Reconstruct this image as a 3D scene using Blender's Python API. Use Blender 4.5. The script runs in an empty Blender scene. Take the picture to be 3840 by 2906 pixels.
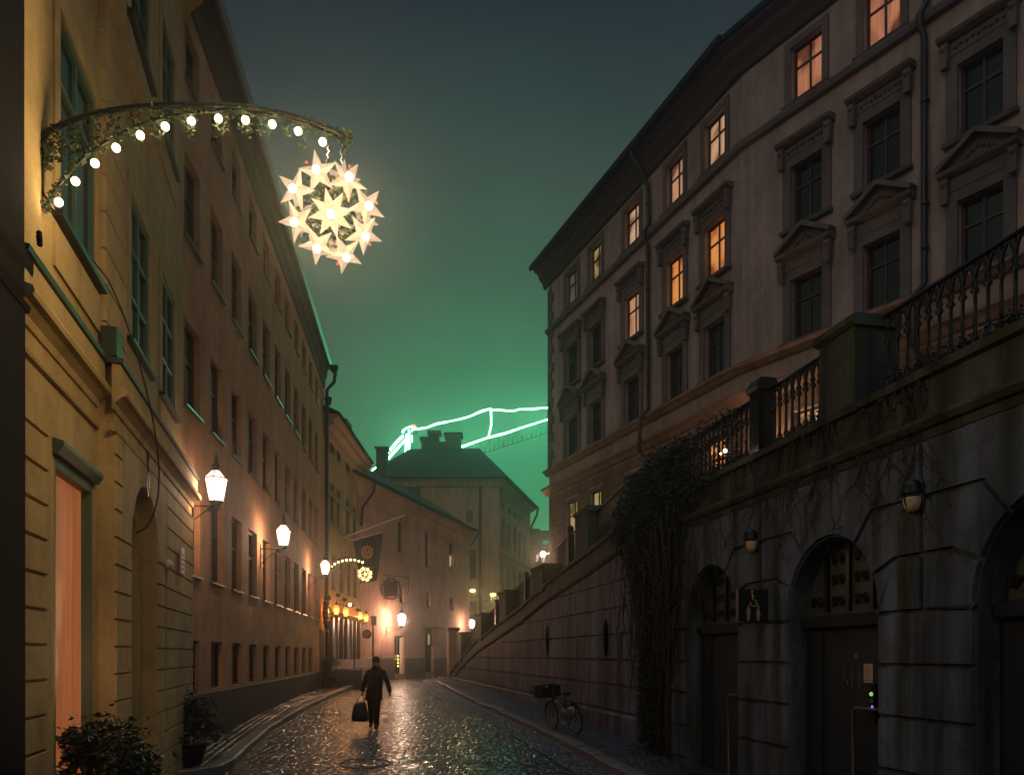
import bpy, bmesh, math, random
from mathutils import Vector, Matrix
random.seed(7)
S = bpy.context.scene
COL = S.collection
F = 796.44            # focal length in pixels of a 1024 wide frame (28 mm)
CZ = 2.0              # camera height
HV = 653.9            # row of the horizon

# ------------------------------------------------------------------ camera
cd = bpy.data.cameras.new('camera'); cam = bpy.data.objects.new('camera', cd); COL.objects.link(cam)
cd.lens = 28; cd.sensor_width = 36; cd.shift_y = (HV - 387) / 1024
cd.clip_start = .05; cd.clip_end = 2000
cam.location = (0, 0, CZ); cam.rotation_euler = (math.radians(90), 0, 0)
S.camera = cam

# ------------------------------------------------------------------ world (night cloud lit by the town, added fill overhead)
w = bpy.data.worlds.new('World'); S.world = w; w.use_nodes = True
nt = w.node_tree; nt.nodes.clear()
def N(nt, t, **k):
    n = nt.nodes.new(t)
    for a, b in k.items():
        if a == 'inp':
            for i, v in b.items(): n.inputs[i].default_value = v
        else: setattr(n, a, b)
    return n
def ramp(nt, stops, interp='LINEAR'):
    r = nt.nodes.new('ShaderNodeValToRGB'); r.color_ramp.interpolation = interp
    e = r.color_ramp.elements
    while len(e) > 1: e.remove(e[-1])
    e[0].position = stops[0][0]; e[0].color = (*stops[0][1], 1)
    for p, c in stops[1:]:
        x = e.new(p); x.color = (*c, 1)
    return r
tc = N(nt, 'ShaderNodeTexCoord'); sep = N(nt, 'ShaderNodeSeparateXYZ')
nt.links.new(tc.outputs['Generated'], sep.inputs[0])
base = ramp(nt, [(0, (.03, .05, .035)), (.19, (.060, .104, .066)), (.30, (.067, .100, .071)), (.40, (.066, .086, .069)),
                 (.495, (.055, .072, .064)), (.57, (.030, .043, .047)), (.64, (.014, .021, .029)), (.72, (.03, .05, .075)), (.85, (.24, .37, .54)), (1, (.48, .74, 1.08))])  # bright zenith above the frame is added as cool fill for the walls
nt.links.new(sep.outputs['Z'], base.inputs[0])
# green glow of the lit crane in the low cloud
gd = Vector((-.03, 1, .20)).normalized()
dot = N(nt, 'ShaderNodeVectorMath', operation='DOT_PRODUCT'); dot.inputs[1].default_value = gd
nt.links.new(tc.outputs['Generated'], dot.inputs[0])
gl = ramp(nt, [(0, (0, 0, 0)), (.88, (0, 0, 0)), (.94, (0, .02, .008)), (.97, (0, .06, .022)), (.99, (0, .16, .055)), (1, (0, .32, .12))])
nt.links.new(dot.outputs['Value'], gl.inputs[0])
# warm town glow low behind the camera
dw = N(nt, 'ShaderNodeVectorMath', operation='DOT_PRODUCT'); dw.inputs[1].default_value = Vector((-.35, -1, .25)).normalized()
nt.links.new(tc.outputs['Generated'], dw.inputs[0])
wl = ramp(nt, [(0, (0, 0, 0)), (.45, (0, 0, 0)), (1, (.38, .25, .21))])
nt.links.new(dw.outputs['Value'], wl.inputs[0])
noi = N(nt, 'ShaderNodeTexNoise', inp={'Scale': 2.6, 'Detail': 8, 'Roughness': .6})
nt.links.new(tc.outputs['Generated'], noi.inputs['Vector'])
nr = ramp(nt, [(.3, (.82, .82, .84)), (.7, (1.20, 1.18, 1.16))]); nt.links.new(noi.outputs['Fac'], nr.inputs[0])
def mixc(nt, a, b, mode, fac=1.0):
    m = nt.nodes.new('ShaderNodeMix'); m.data_type = 'RGBA'; m.blend_type = mode
    m.inputs[0].default_value = fac
    nt.links.new(a, m.inputs[6]); nt.links.new(b, m.inputs[7]); return m.outputs[2]
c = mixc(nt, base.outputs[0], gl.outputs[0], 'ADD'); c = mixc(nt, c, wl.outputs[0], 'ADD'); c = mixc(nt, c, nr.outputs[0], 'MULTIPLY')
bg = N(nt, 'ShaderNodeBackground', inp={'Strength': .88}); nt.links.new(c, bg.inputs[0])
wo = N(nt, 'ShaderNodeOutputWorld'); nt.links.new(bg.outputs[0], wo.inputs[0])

# broad, dim glow of the town falling over the left roofs on to the tall house
sd = bpy.data.lights.new('town_glow', 'SUN'); so = bpy.data.objects.new('town_glow', sd); COL.objects.link(so)
sd.energy = .17; sd.angle = math.radians(24); sd.color = (1, .80, .70)
so.rotation_euler = Vector((.80, .44, -.46)).to_track_quat('-Z', 'Y').to_euler()

S.view_settings.view_transform = 'Standard'; S.view_settings.look = 'None'
S.view_settings.exposure = 0; S.view_settings.gamma = 1
S.render.engine = 'CYCLES'
cy = S.cycles; cy.use_denoising = True; cy.max_bounces = 6; cy.diffuse_bounces = 3; cy.glossy_bounces = 3
cy.transparent_max_bounces = 12; cy.volume_bounces = 0; cy.sample_clamp_indirect = 3; cy.sample_clamp_direct = 0
cy.caustics_reflective = False; cy.caustics_refractive = False
try: cy.denoising_input_passes = 'RGB_ALBEDO_NORMAL'; cy.denoiser = 'OPENIMAGEDENOISE'
except Exception: pass

# ------------------------------------------------------------------ materials
def newmat(name):
    m = bpy.data.materials.new(name); m.use_nodes = True; t = m.node_tree
    b = t.nodes['Principled BSDF']; return m, t, b
def plain(name, col, rough=.6, metal=0, bump=0, bscale=30, var=.0, vscale=3, spec=.5):
    m, t, b = newmat(name); b.inputs['Base Color'].default_value = (*col, 1)
    b.inputs['Roughness'].default_value = rough; b.inputs['Metallic'].default_value = metal
    b.inputs['Specular IOR Level'].default_value = spec
    co = N(t, 'ShaderNodeTexCoord')
    if var:
        n = N(t, 'ShaderNodeTexNoise', inp={'Scale': vscale, 'Detail': 6, 'Roughness': .65}); t.links.new(co.outputs['Object'], n.inputs['Vector'])
        r = ramp(t, [(.28, tuple(x * (1 - var) for x in col)), (.72, tuple(min(1, x * (1 + var)) for x in col))])
        t.links.new(n.outputs['Fac'], r.inputs[0]); t.links.new(r.outputs[0], b.inputs['Base Color'])
    if bump:
        n2 = N(t, 'ShaderNodeTexNoise', inp={'Scale': bscale, 'Detail': 4}); t.links.new(co.outputs['Object'], n2.inputs['Vector'])
        bp = N(t, 'ShaderNodeBump', inp={'Strength': bump, 'Distance': .02}); t.links.new(n2.outputs['Fac'], bp.inputs['Height']); t.links.new(bp.outputs[0], b.inputs['Normal'])
    return m
def wallmat(name, col, dirt=.35, streak=.3, rough=.85, bump=.25, moss=None, dark=None):
    """Plaster or stone: large stains, rain streaks, fine grain."""
    m, t, b = newmat(name); b.inputs['Roughness'].default_value = rough; b.inputs['Specular IOR Level'].default_value = .15
    co = N(t, 'ShaderNodeTexCoord')
    n1 = N(t, 'ShaderNodeTexNoise', inp={'Scale': .55, 'Detail': 8, 'Roughness': .62}); t.links.new(co.outputs['Object'], n1.inputs['Vector'])
    r1 = ramp(t, [(.33, (1 - dirt,) * 3), (.62, (1, 1, 1))]); t.links.new(n1.outputs['Fac'], r1.inputs[0])
    mp = N(t, 'ShaderNodeMapping'); mp.inputs['Scale'].default_value = (1.7, 1.7, .16); t.links.new(co.outputs['Object'], mp.inputs[0])
    n2 = N(t, 'ShaderNodeTexNoise', inp={'Scale': 1.6, 'Detail': 6, 'Roughness': .6}); t.links.new(mp.outputs[0], n2.inputs['Vector'])
    r2 = ramp(t, [(.36, (1 - streak,) * 3), (.60, (1, 1, 1))]); t.links.new(n2.outputs['Fac'], r2.inputs[0])
    n3 = N(t, 'ShaderNodeTexNoise', inp={'Scale': 38, 'Detail': 4, 'Roughness': .7}); t.links.new(co.outputs['Object'], n3.inputs['Vector'])
    r3 = ramp(t, [(.3, (.86,) * 3), (.7, (1.1,) * 3)]); t.links.new(n3.outputs['Fac'], r3.inputs[0])
    rgb = N(t, 'ShaderNodeRGB'); rgb.outputs[0].default_value = (*col, 1)
    n4 = N(t, 'ShaderNodeTexNoise', inp={'Scale': 2.3, 'Detail': 7, 'Roughness': .68, 'Distortion': .4}); t.links.new(co.outputs['Object'], n4.inputs['Vector'])
    r4 = ramp(t, [(.38, (1 - dirt * .55,) * 3), (.50, (1,) * 3), (.62, (1,) * 3), (.70, (1.12,) * 3)]); t.links.new(n4.outputs['Fac'], r4.inputs[0])
    c = mixc(t, rgb.outputs[0], r1.outputs[0], 'MULTIPLY'); c = mixc(t, c, r4.outputs[0], 'MULTIPLY'); c = mixc(t, c, r2.outputs[0], 'MULTIPLY'); c = mixc(t, c, r3.outputs[0], 'MULTIPLY')
    if moss:
        mm = N(t, 'ShaderNodeTexNoise', inp={'Scale': 1.3, 'Detail': 8, 'Roughness': .7}); t.links.new(mp.outputs[0], mm.inputs['Vector'])
        mr = ramp(t, [(.50, (0, 0, 0)), (.66, (1, 1, 1))]); t.links.new(mm.outputs['Fac'], mr.inputs[0])
        mx = t.nodes.new('ShaderNodeMix'); mx.data_type = 'RGBA'; t.links.new(mr.outputs[0], mx.inputs[0]); t.links.new(c, mx.inputs[6])
        mx.inputs[7].default_value = (*moss, 1); c = mx.outputs[2]
    t.links.new(c, b.inputs['Base Color'])
    ad = N(t, 'ShaderNodeMath', operation='ADD'); t.links.new(n3.outputs['Fac'], ad.inputs[0]); t.links.new(n1.outputs['Fac'], ad.inputs[1])
    bp = N(t, 'ShaderNodeBump', inp={'Strength': bump, 'Distance': .02}); t.links.new(ad.outputs[0], bp.inputs['Height']); t.links.new(bp.outputs[0], b.inputs['Normal'])
    return m
def emis(name, col, st, light=False, alpha=None):
    m, t, b = newmat(name); b.inputs['Base Color'].default_value = (*[x * .5 for x in col], 1)
    b.inputs['Emission Color'].default_value = (*col, 1); b.inputs['Emission Strength'].default_value = st
    b.inputs['Roughness'].default_value = .4
    if alpha is not None: b.inputs['Alpha'].default_value = alpha
    if not light: m.cycles.emission_sampling = 'NONE'
    return m
def litpane(name, col, st, sc=(9, 9, .6), lo=.55, blot=True):
    """A lit room seen through curtains and a reflecting pane."""
    m, t, b = newmat(name); b.inputs['Base Color'].default_value = (.03, .03, .03, 1); b.inputs['Roughness'].default_value = .25
    co = N(t, 'ShaderNodeTexCoord'); mp = N(t, 'ShaderNodeMapping'); mp.inputs['Scale'].default_value = sc; t.links.new(co.outputs['Object'], mp.inputs[0])
    n = N(t, 'ShaderNodeTexNoise', inp={'Scale': 1.2, 'Detail': 3, 'Roughness': .5}); t.links.new(mp.outputs[0], n.inputs['Vector'])
    r = ramp(t, [(.3, tuple(x * lo for x in col)), (.62, col)]); t.links.new(n.outputs['Fac'], r.inputs[0])
    big = N(t, 'ShaderNodeTexNoise', inp={'Scale': 1.1, 'Detail': 1}); ob = N(t, 'ShaderNodeObjectInfo')
    va = N(t, 'ShaderNodeVectorMath', operation='MULTIPLY_ADD'); va.inputs[1].default_value = (37, 17, 29); t.links.new(ob.outputs['Random'], va.inputs[0]); t.links.new(co.outputs['Object'], va.inputs[2]); t.links.new(va.outputs[0], big.inputs['Vector'])
    br = ramp(t, [(.36, (.28, .22, .2)), (.44, (.75, .7, .66)), (.56, (1, 1, 1))] if blot else [(.3, (.85,) * 3), (.7, (1, 1, 1))]); t.links.new(big.outputs['Fac'], br.inputs[0])
    t.links.new(mixc(t, r.outputs[0], br.outputs[0], 'MULTIPLY'), b.inputs['Emission Color']); b.inputs['Emission Strength'].default_value = st
    m.cycles.emission_sampling = 'NONE'; return m
M = {}
M['yellow'] = wallmat('yellow_plaster', (.60, .42, .19), .30, .16, .8, .22)
M['ochre'] = wallmat('ochre_plaster', (.64, .34, .18), .34, .14, .8, .25)
M['olive'] = wallmat('olive_plaster', (.60, .38, .15), .3, .3)
M['pink'] = wallmat('pink_plaster', (.74, .41, .30), .34, .14)
M['grey'] = wallmat('grey_plaster', (.46, .35, .25), .3, .3)
M['stucco'] = wallmat('beige_stucco', (.37, .315, .275), .28, .28)
M['trim'] = wallmat('dark_stone_trim', (.15, .145, .138), .3, .2, .75, .3)
M['band'] = wallmat('stone_band', (.27, .20, .16), .3, .25, .7, .3)
M['granite'] = wallmat('granite', (.155, .195, .265), .5, .7, .62, .7, moss=(.035, .042, .02))
M['granite_top'] = wallmat('mossy_granite', (.09, .11, .105), .55, .7, .65, .6, moss=(.035, .055, .015))
M['plinth'] = wallmat('plinth_granite', (.022, .026, .032), .4, .3, .6, .5)
M['darkwall'] = wallmat('dark_wall', (.012, .010, .011), .3, .2)  # near-black base colour
M['ashlar'] = wallmat('brown_ashlar', (.20, .145, .11), .3, .3, .8, .4)
M['cornice'] = plain('painted_moulding', (.44, .25, .14), .7, bump=.1, var=.15)
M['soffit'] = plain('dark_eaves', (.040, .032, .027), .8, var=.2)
M['roof'] = plain('roof_sheet', (.010, .012, .013), .75, 0, .2, 8, .2, spec=.2)
M['zinc'] = plain('zinc_sheet', (.16, .18, .17), .28, .85, .06, 12)
M['copper'] = plain('wet_copper', (.03, .045, .04), .4, .25, .08, 20)
M['iron'] = plain('black_iron', (.012, .012, .013), .35, .4, .05, 40)
M['pipe'] = plain('downpipe', (.02, .022, .024), .4, .3)
M['greenframe'] = plain('green_frame', (.07, .13, .09), .45, var=.15)
M['greyframe'] = plain('grey_frame', (.13, .14, .12), .5, var=.1)
M['darkframe'] = plain('brown_frame', (.035, .022, .018), .45)
M['glass'] = plain('dark_glass', (.010, .014, .018), .08, 0, .02, 2, spec=.8)
M['door'] = plain('dark_door', (.010, .016, .024), .6, var=.2, vscale=6)
M['tymp'] = plain('verdigris_panel', (.06, .075, .062), .6, .2, .1, 30, .2)
M['brass'] = plain('worn_brass', (.22, .16, .09), .45, .8)
M['paper'] = plain('paper', (.55, .42, .34), .8)
M['sign'] = plain('sign_black', (.012, .016, .018), .35)
M['sign_mark'] = plain('sign_pictogram', (.34, .30, .17), .6)
M['faint'] = plain('faded_decal', (.06, .07, .07), .6)
M['coat'] = plain('dark_wool', (.004, .004, .006), .95, bump=.2, bscale=80, spec=.1)
M['trousers'] = plain('dark_cloth', (.004, .004, .005), .95, spec=.1)
M['skin'] = plain('skin', (.30, .17, .12), .6)
M['hair'] = plain('dark_cap', (.004, .004, .004), .9, spec=.1)
M['leather'] = plain('black_leather', (.004, .004, .005), .5, spec=.3)
M['rubber'] = plain('tyre_rubber', (.012, .012, .012), .7)
M['chrome'] = plain('chrome', (.5, .5, .52), .15, 1)
M['bike'] = plain('bicycle_paint', (.015, .018, .02), .3)
M['plastic'] = plain('clear_wrap', (.10, .09, .10), .12, 0, .8, 14, spec=1)
M['bark'] = plain('bark', (.035, .028, .02), .9, bump=.4)
def leafmat(name, c1, c2, rough=.35):
    m, t, b = newmat(name); g = N(t, 'ShaderNodeNewGeometry')
    r = ramp(t, [(0, c1), (1, c2)]); t.links.new(g.outputs['Random Per Island'], r.inputs[0]); t.links.new(r.outputs[0], b.inputs['Base Color'])
    b.inputs['Roughness'].default_value = rough; return m
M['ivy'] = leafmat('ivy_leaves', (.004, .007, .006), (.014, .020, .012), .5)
M['leaf'] = leafmat('shrub_leaves', (.008, .018, .010), (.028, .046, .018))
M['yleaf'] = leafmat('yellow_leaves', (.30, .22, .04), (.45, .28, .05))
M['fir'] = leafmat('fir_needles', (.012, .028, .012), (.05, .085, .025), .6)
M['garland'] = leafmat('garland_green', (.02, .035, .015), (.07, .08, .03), .6)
M['wood'] = plain('bench_wood', (.60, .50, .42), .5, var=.2, bump=.1)
M['deck'] = plain('deck_wood', (.06, .05, .045), .5, var=.3, bump=.1)
M['flag'] = plain('flag_cloth', (.006, .026, .034), .9, var=.15)
M['gold'] = plain('flag_gold', (.45, .26, .05), .8)
M['pole'] = plain('white_pole', (.75, .60, .52), .5)
M['pot'] = plain('pot', (.008, .008, .008), .7, var=.2)
M['cable'] = plain('cable', (.01, .01, .01), .6)
M['crane'] = plain('crane_paint', (.03, .16, .09), .6)
M['red_berry'] = emis('red_bulb', (1, .12, .06), .9)
# lamps
M['bulb'] = emis('warm_bulb', (1, .86, .52), 9)
M['bulb_far'] = emis('yellow_bulb', (1, .80, .28), 6)
M['lanternglass'] = emis('lantern_glass', (1, .66, .56), 2.6, alpha=.55)
M['orangeglass'] = emis('orange_glass', (1, .30, .04), 2.0, alpha=.6)
M['lampcore'] = emis('lamp_core', (1, .90, .82), 9)
M['orangecore'] = emis('orange_core', (1, .50, .13), 5)
M['led'] = emis('green_led_strip', (.25, 1, .52), 14)
M['redled'] = emis('red_beacon', (1, .10, .03), 5)
M['white'] = emis('white_spot', (1, .85, .72), 9)
M['sodium'] = emis('sodium_lamp', (1, .72, .12), 7)
M['milk'] = plain('milk_glass', (.55, .45, .34), .3)
def papermat(name, st, al=.62):
    m, t, b = newmat(name)
    b.inputs['Base Color'].default_value = (.05, .04, .03, 1); b.inputs['Roughness'].default_value = .6
    co = N(t, 'ShaderNodeTexCoord'); n = N(t, 'ShaderNodeTexNoise', inp={'Scale': 14, 'Detail': 3}); t.links.new(co.outputs['Object'], n.inputs['Vector'])
    r = ramp(t, [(.3, (.78, .50, .34)), (.7, (1, .74, .52))]); t.links.new(n.outputs['Fac'], r.inputs[0])
    t.links.new(r.outputs[0], b.inputs['Emission Color'])
    b.inputs['Emission Strength'].default_value = st; b.inputs['Alpha'].default_value = al
    m.cycles.emission_sampling = 'NONE'; return m
M['starpaper'] = papermat('star_paper', .62, .86)
M['starfar'] = emis('star_paper_far', (1, .66, .26), 1.5)
M['peach'] = litpane('lit_peach', (.85, .40, .22), .72)
M['cream'] = litpane('lit_cream', (.95, .56, .32), .75)
M['amber'] = litpane('lit_amber', (1, .36, .09), .85)
M['lemon'] = litpane('lit_lemon', (.70, .50, .20), .62)
M['dimpane'] = litpane('lit_dim', (.20, .15, .12), .5)
M['pinkpane'] = litpane('lit_pink', (.75, .28, .14), .62)
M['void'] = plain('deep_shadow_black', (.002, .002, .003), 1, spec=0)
M['shopglow'] = litpane('shop_glow', (.80, .22, .07), .42, (5, 5, .3), .6, False)
M['atticglow'] = litpane('attic_glow', (.75, .22, .05), .38)
M['whiteroom'] = litpane('lit_white', (1, .72, .62), 1.0)
M['greenroom'] = litpane('green_glass', (.05, .65, .32), .8, (2, 2, 2), .2)
M['blue'] = emis('blue_led', (.2, .3, 1), 1.5); M['lime'] = emis('lime_led', (.35, .8, .15), .8)

# ground materials
def cobble(name, col, scale, rough, wet=True, bump=1.0, dist=.06, rnd=.62, rot=0):
    m, t, b = newmat(name); co = N(t, 'ShaderNodeTexCoord')
    wn = N(t, 'ShaderNodeTexNoise', inp={'Scale': .5, 'Detail': 3}); t.links.new(co.outputs['Object'], wn.inputs['Vector'])
    wm = N(t, 'ShaderNodeVectorMath', operation='MULTIPLY_ADD'); wm.inputs[1].default_value = (.5, .5, 0); t.links.new(wn.outputs['Color'], wm.inputs[0]); t.links.new(co.outputs['Object'], wm.inputs[2])
    v = N(t, 'ShaderNodeTexVoronoi', feature='DISTANCE_TO_EDGE', inp={'Scale': scale, 'Randomness': .62}); mr_ = N(t, 'ShaderNodeMapping'); mr_.inputs['Rotation'].default_value = (0, 0, rot); t.links.new(wm.outputs[0] if rnd > .3 else co.outputs['Object'], mr_.inputs[0]); v.inputs['Randomness'].default_value = rnd
    t.links.new(mr_.outputs[0], v.inputs['Vector'])
    v2 = N(t, 'ShaderNodeTexVoronoi', feature='F1', inp={'Scale': scale, 'Randomness': rnd}); t.links.new(mr_.outputs[0], v2.inputs['Vector'])
    hr = ramp(t, [(0, (0, 0, 0)), (.08, (.45,) * 3), (.2, (.78,) * 3), (.5, (1,) * 3)], 'LINEAR'); t.links.new(v.outputs['Distance'], hr.inputs[0])
    # each stone tilts and stands a little differently
    sepc = N(t, 'ShaderNodeSeparateColor'); t.links.new(v2.outputs['Color'], sepc.inputs[0])
    n = N(t, 'ShaderNodeTexNoise', inp={'Scale': 3.0, 'Detail': 1.5, 'Roughness': .4}); t.links.new(co.outputs['Object'], n.inputs['Vector'])
    a1 = N(t, 'ShaderNodeMath', operation='MULTIPLY_ADD', inp={1: .5}); t.links.new(sepc.outputs[0], a1.inputs[0]); t.links.new(hr.outputs[0], a1.inputs[2])
    a2 = N(t, 'ShaderNodeMath', operation='MULTIPLY_ADD', inp={1: .8}); t.links.new(n.outputs['Fac'], a2.inputs[0]); t.links.new(a1.outputs[0], a2.inputs[2])
    bp = N(t, 'ShaderNodeBump', inp={'Strength': bump, 'Distance': dist}); t.links.new(a2.outputs[0], bp.inputs['Height']); t.links.new(bp.outputs[0], b.inputs['Normal'])
    cr = ramp(t, [(0, tuple(x * .35 for x in col)), (.10, tuple(x * .8 for x in col)), (.4, col)]); t.links.new(v.outputs['Distance'], cr.inputs[0])
    tint = ramp(t, [(0, (.6,) * 3), (1, (1.35,) * 3)]); t.links.new(sepc.outputs[1], tint.inputs[0])
    t.links.new(mixc(t, cr.outputs[0], tint.outputs[0], 'MULTIPLY'), b.inputs['Base Color'])
    rn = N(t, 'ShaderNodeTexNoise', inp={'Scale': 1.1, 'Detail': 5}); t.links.new(co.outputs['Object'], rn.inputs['Vector'])
    rr = N(t, 'ShaderNodeMapRange', inp={'From Min': .3, 'From Max': .7, 'To Min': rough * .7, 'To Max': rough * 1.5}); t.links.new(rn.outputs['Fac'], rr.inputs[0])
    t.links.new(rr.outputs[0], b.inputs['Roughness']); b.inputs['Specular IOR Level'].default_value = 1.0
    return m
M['road'] = cobble('wet_cobbles', (.024, .024, .025), 6.4, .19, bump=.8, dist=.034)
M['setts'] = cobble('wet_setts', (.05, .045, .045), 6, .42, dist=.04)
M['slabs'] = cobble('pavement_setts', (.030, .030, .032), 7, .36, bump=.8, dist=.03)
M['studs'] = cobble('pavement_grid_setts', (.035, .034, .034), 6.5, .22, bump=1, dist=.035, rnd=.06, rot=-.14)
M['kerb'] = plain('kerb_granite', (.13, .11, .10), .42, bump=.4, bscale=14, var=.3, vscale=4)
M['ground'] = plain('ground', (.03, .03, .03), .7, bump=.3)

# ------------------------------------------------------------------ mesh tools
class MB:
    def __init__(s): s.v = []; s.f = []; s.sm = []
    def add(s, vs, fs, smooth=False):
        o = len(s.v); s.v += [tuple(p) for p in vs]; s.f += [tuple(i + o for i in f) for f in fs]; s.sm += [smooth] * len(fs); return s
    def box(s, x0, x1, y0, y1, z0, z1):
        v = [(x, y, z) for x in (x0, x1) for y in (y0, y1) for z in (z0, z1)]
        return s.add(v, [(0, 1, 3, 2), (4, 6, 7, 5), (0, 4, 5, 1), (2, 3, 7, 6), (0, 2, 6, 4), (1, 5, 7, 3)])
    def obox(s, p, q, wx, wz):
        """bar of rectangular section from p to q"""
        return s.tube([p, q], wx / 2, 4, ry=wz / 2, smooth=False, ph=math.pi / 4, k=math.sqrt(2))
    def tube(s, pts, r, n=8, ry=None, smooth=True, ph=0, k=1, closed=False, cap=True):
        pts = [Vector(p) for p in pts]; L = len(pts); rs = r if isinstance(r, (list, tuple)) else [r] * L
        rings = []; up0 = None
        for i, p in enumerate(pts):
            a = pts[(i - 1) % L] if (closed or i > 0) else p; b = pts[(i + 1) % L] if (closed or i < L - 1) else p
            d = (b - a)
            d = d.normalized() if d.length > 1e-9 else Vector((0, 0, 1))
            if up0 is None:
                up = Vector((0, 0, 1)) if abs(d.z) < .95 else Vector((1, 0, 0))
            else: up = up0
            x = d.cross(up)
            if x.length < 1e-6: x = d.cross(Vector((0, 1, 0)))
            x.normalize(); y = x.cross(d).normalized(); up0 = y
            rr = rs[i]; ryy = (ry if ry is not None else rr)
            rings.append([p + (x * math.cos(ph + 2 * math.pi * j / n) * rr + y * math.sin(ph + 2 * math.pi * j / n) * ryy) * k for j in range(n)])
        vs = [v for R in rings for v in R]; fs = []
        m = L if closed else L - 1
        for i in range(m):
            for j in range(n):
                a, b = i * n + j, i * n + (j + 1) % n; c = ((i + 1) % L) * n
                fs.append((a, b, c + (j + 1) % n, c + j))
        s.add(vs, fs, smooth)
        if cap and not closed:
            o = len(s.v) - len(vs)
            s.f.append(tuple(o + j for j in range(n))[::-1]); s.sm.append(False)
            s.f.append(tuple(o + (L - 1) * n + j for j in range(n))); s.sm.append(False)
        return s
    def loft(s, rings, smooth=True, cap=True):
        n = len(rings[0]); vs = [v for R in rings for v in R]; fs = []
        for i in range(len(rings) - 1):
            for j in range(n):
                fs.append((i * n + j, i * n + (j + 1) % n, (i + 1) * n + (j + 1) % n, (i + 1) * n + j))
        if cap: fs += [tuple(range(n))[::-1], tuple((len(rings) - 1) * n + j for j in range(n))]
        return s.add(vs, fs, smooth)
    def lathe(s, prof, c=(0, 0, 0), n=16, smooth=True, sy=1, ph=0):
        rings = [[(c[0] + r * math.cos(ph + 2 * math.pi * j / n), c[1] + sy * r * math.sin(ph + 2 * math.pi * j / n), c[2] + z) for j in range(n)] for r, z in prof]
        return s.loft(rings, smooth)
    def ball(s, c, r, n=12, m=8, sc=(1, 1, 1)):
        rings = []
        for i in range(m + 1):
            a = math.pi * i / m; rr = max(math.sin(a), .02) * r; z = -math.cos(a) * r
            rings.append([(c[0] + rr * math.cos(2 * math.pi * j / n) * sc[0], c[1] + rr * math.sin(2 * math.pi * j / n) * sc[1], c[2] + z * sc[2]) for j in range(n)])
        return s.loft(rings, True)
    def prism(s, poly, y0, y1):
        """poly in the x-z plane, pushed from y0 to y1"""
        n = len(poly); vs = [(x, y0, z) for x, z in poly] + [(x, y1, z) for x, z in poly]
        fs = [tuple(range(n)), tuple(range(2 * n - 1, n - 1, -1))] + [(i, i + n, (i + 1) % n + n, (i + 1) % n) for i in range(n)]
        return s.add(vs, fs)
    def sweep(s, prof, x0, x1):
        """closed profile of (y, z) run along x"""
        n = len(prof); vs = [(x0, y, z) for y, z in prof] + [(x1, y, z) for y, z in prof]
        return s.add(vs, [tuple(range(n)), tuple(range(2 * n - 1, n - 1, -1))] + [(i, (i + 1) % n, (i + 1) % n + n, i + n) for i in range(n)])
    def mesh(s, name, mat):
        me = bpy.data.meshes.new(name); me.from_pydata(s.v, [], s.f); me.validate()
        if len(me.polygons) == len(s.sm): me.polygons.foreach_set('use_smooth', s.sm)
        bm = bmesh.new(); bm.from_mesh(me); bmesh.ops.recalc_face_normals(bm, faces=bm.faces); bm.to_mesh(me); bm.free()
        me.materials.append(mat if not isinstance(mat, str) else M[mat]); return me
    def build(s, name, mat, parent=None, loc=None):
        return link(name, s.mesh(name, mat), parent, loc)
def link(name, me, parent=None, loc=None):
    o = bpy.data.objects.new(name, me); COL.objects.link(o)
    if parent: o.parent = parent
    if loc: o.location = loc
    return o
def tag(o, label, cat, group=None):
    o['label'] = label; o['category'] = cat
    if group: o['group'] = group
    return o
def thing(name, label, cat, loc=(0, 0, 0), rz=0, group=None):
    o = bpy.data.objects.new(name, None); COL.objects.link(o); o.empty_display_size = .2
    o.location = loc; o.rotation_euler = (0, 0, rz); return tag(o, label, cat, group)
def copy_tree(o, parent=None):
    c = o.copy(); COL.objects.link(c)
    if parent: c.parent = parent
    for ch in list(o.children): copy_tree(ch, c)
    return c
def lamp(name, loc, power, col, parent=None, r=.06, spot=None, rot=None):
    l = bpy.data.lights.new(name, 'SPOT' if spot else 'POINT'); l.energy = power; l.color = col; l.shadow_soft_size = r
    if spot: l.spot_size = spot; l.spot_blend = .7
    o = bpy.data.objects.new(name, l); COL.objects.link(o); o.location = loc
    if parent: o.parent = parent
    if rot: o.rotation_euler = rot
    return o
def gz(Y):
    pts = [(-20, -1.2), (0, -.75), (8, -.35), (14, -.05), (17, .10), (19.5, .20), (24, .33), (34, .45), (48, .5), (200, .5)]
    for (a, za), (b, zb) in zip(pts, pts[1:]):
        if Y <= b: return za + (zb - za) * (max(Y, a) - a) / (b - a)
    return .5
def zv(v, Y): return CZ + (HV - v) / F * Y
def pt(u, v, Y): return Vector(((u - 512) / F * Y, Y, zv(v, Y)))

class Fr:
    """Wall plane X = a + d*Y. Local x runs along the wall, local y into the building, local z up."""
    def __init__(s, a, d, Y0, right=False):
        s.a, s.d, s.Y0, s.n, s.sg = a, d, Y0, math.hypot(1, d), (-1 if right else 1)
        s.O = Vector((a + d * Y0, Y0, 0)); s.t = Vector((d, 1, 0)) / s.n * s.sg
        s.rz = math.atan2(s.t.y, s.t.x); s.inw = Vector((-s.t.y, s.t.x, 0))
    def Y(s, u): return s.a / ((u - 512) / F - s.d)
    def sY(s, Y): return (Y - s.Y0) * s.n * s.sg
    def s(s_, u): return s_.sY(s_.Y(u))
    def z(s, u, v): return zv(v, s.Y(u))
    def W(s, x, y, z): return s.O + s.t * x + s.inw * y + Vector((0, 0, z))
    def empty(s, name, label, cat, group=None): return thing(name, label, cat, s.O, s.rz, group)

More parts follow.
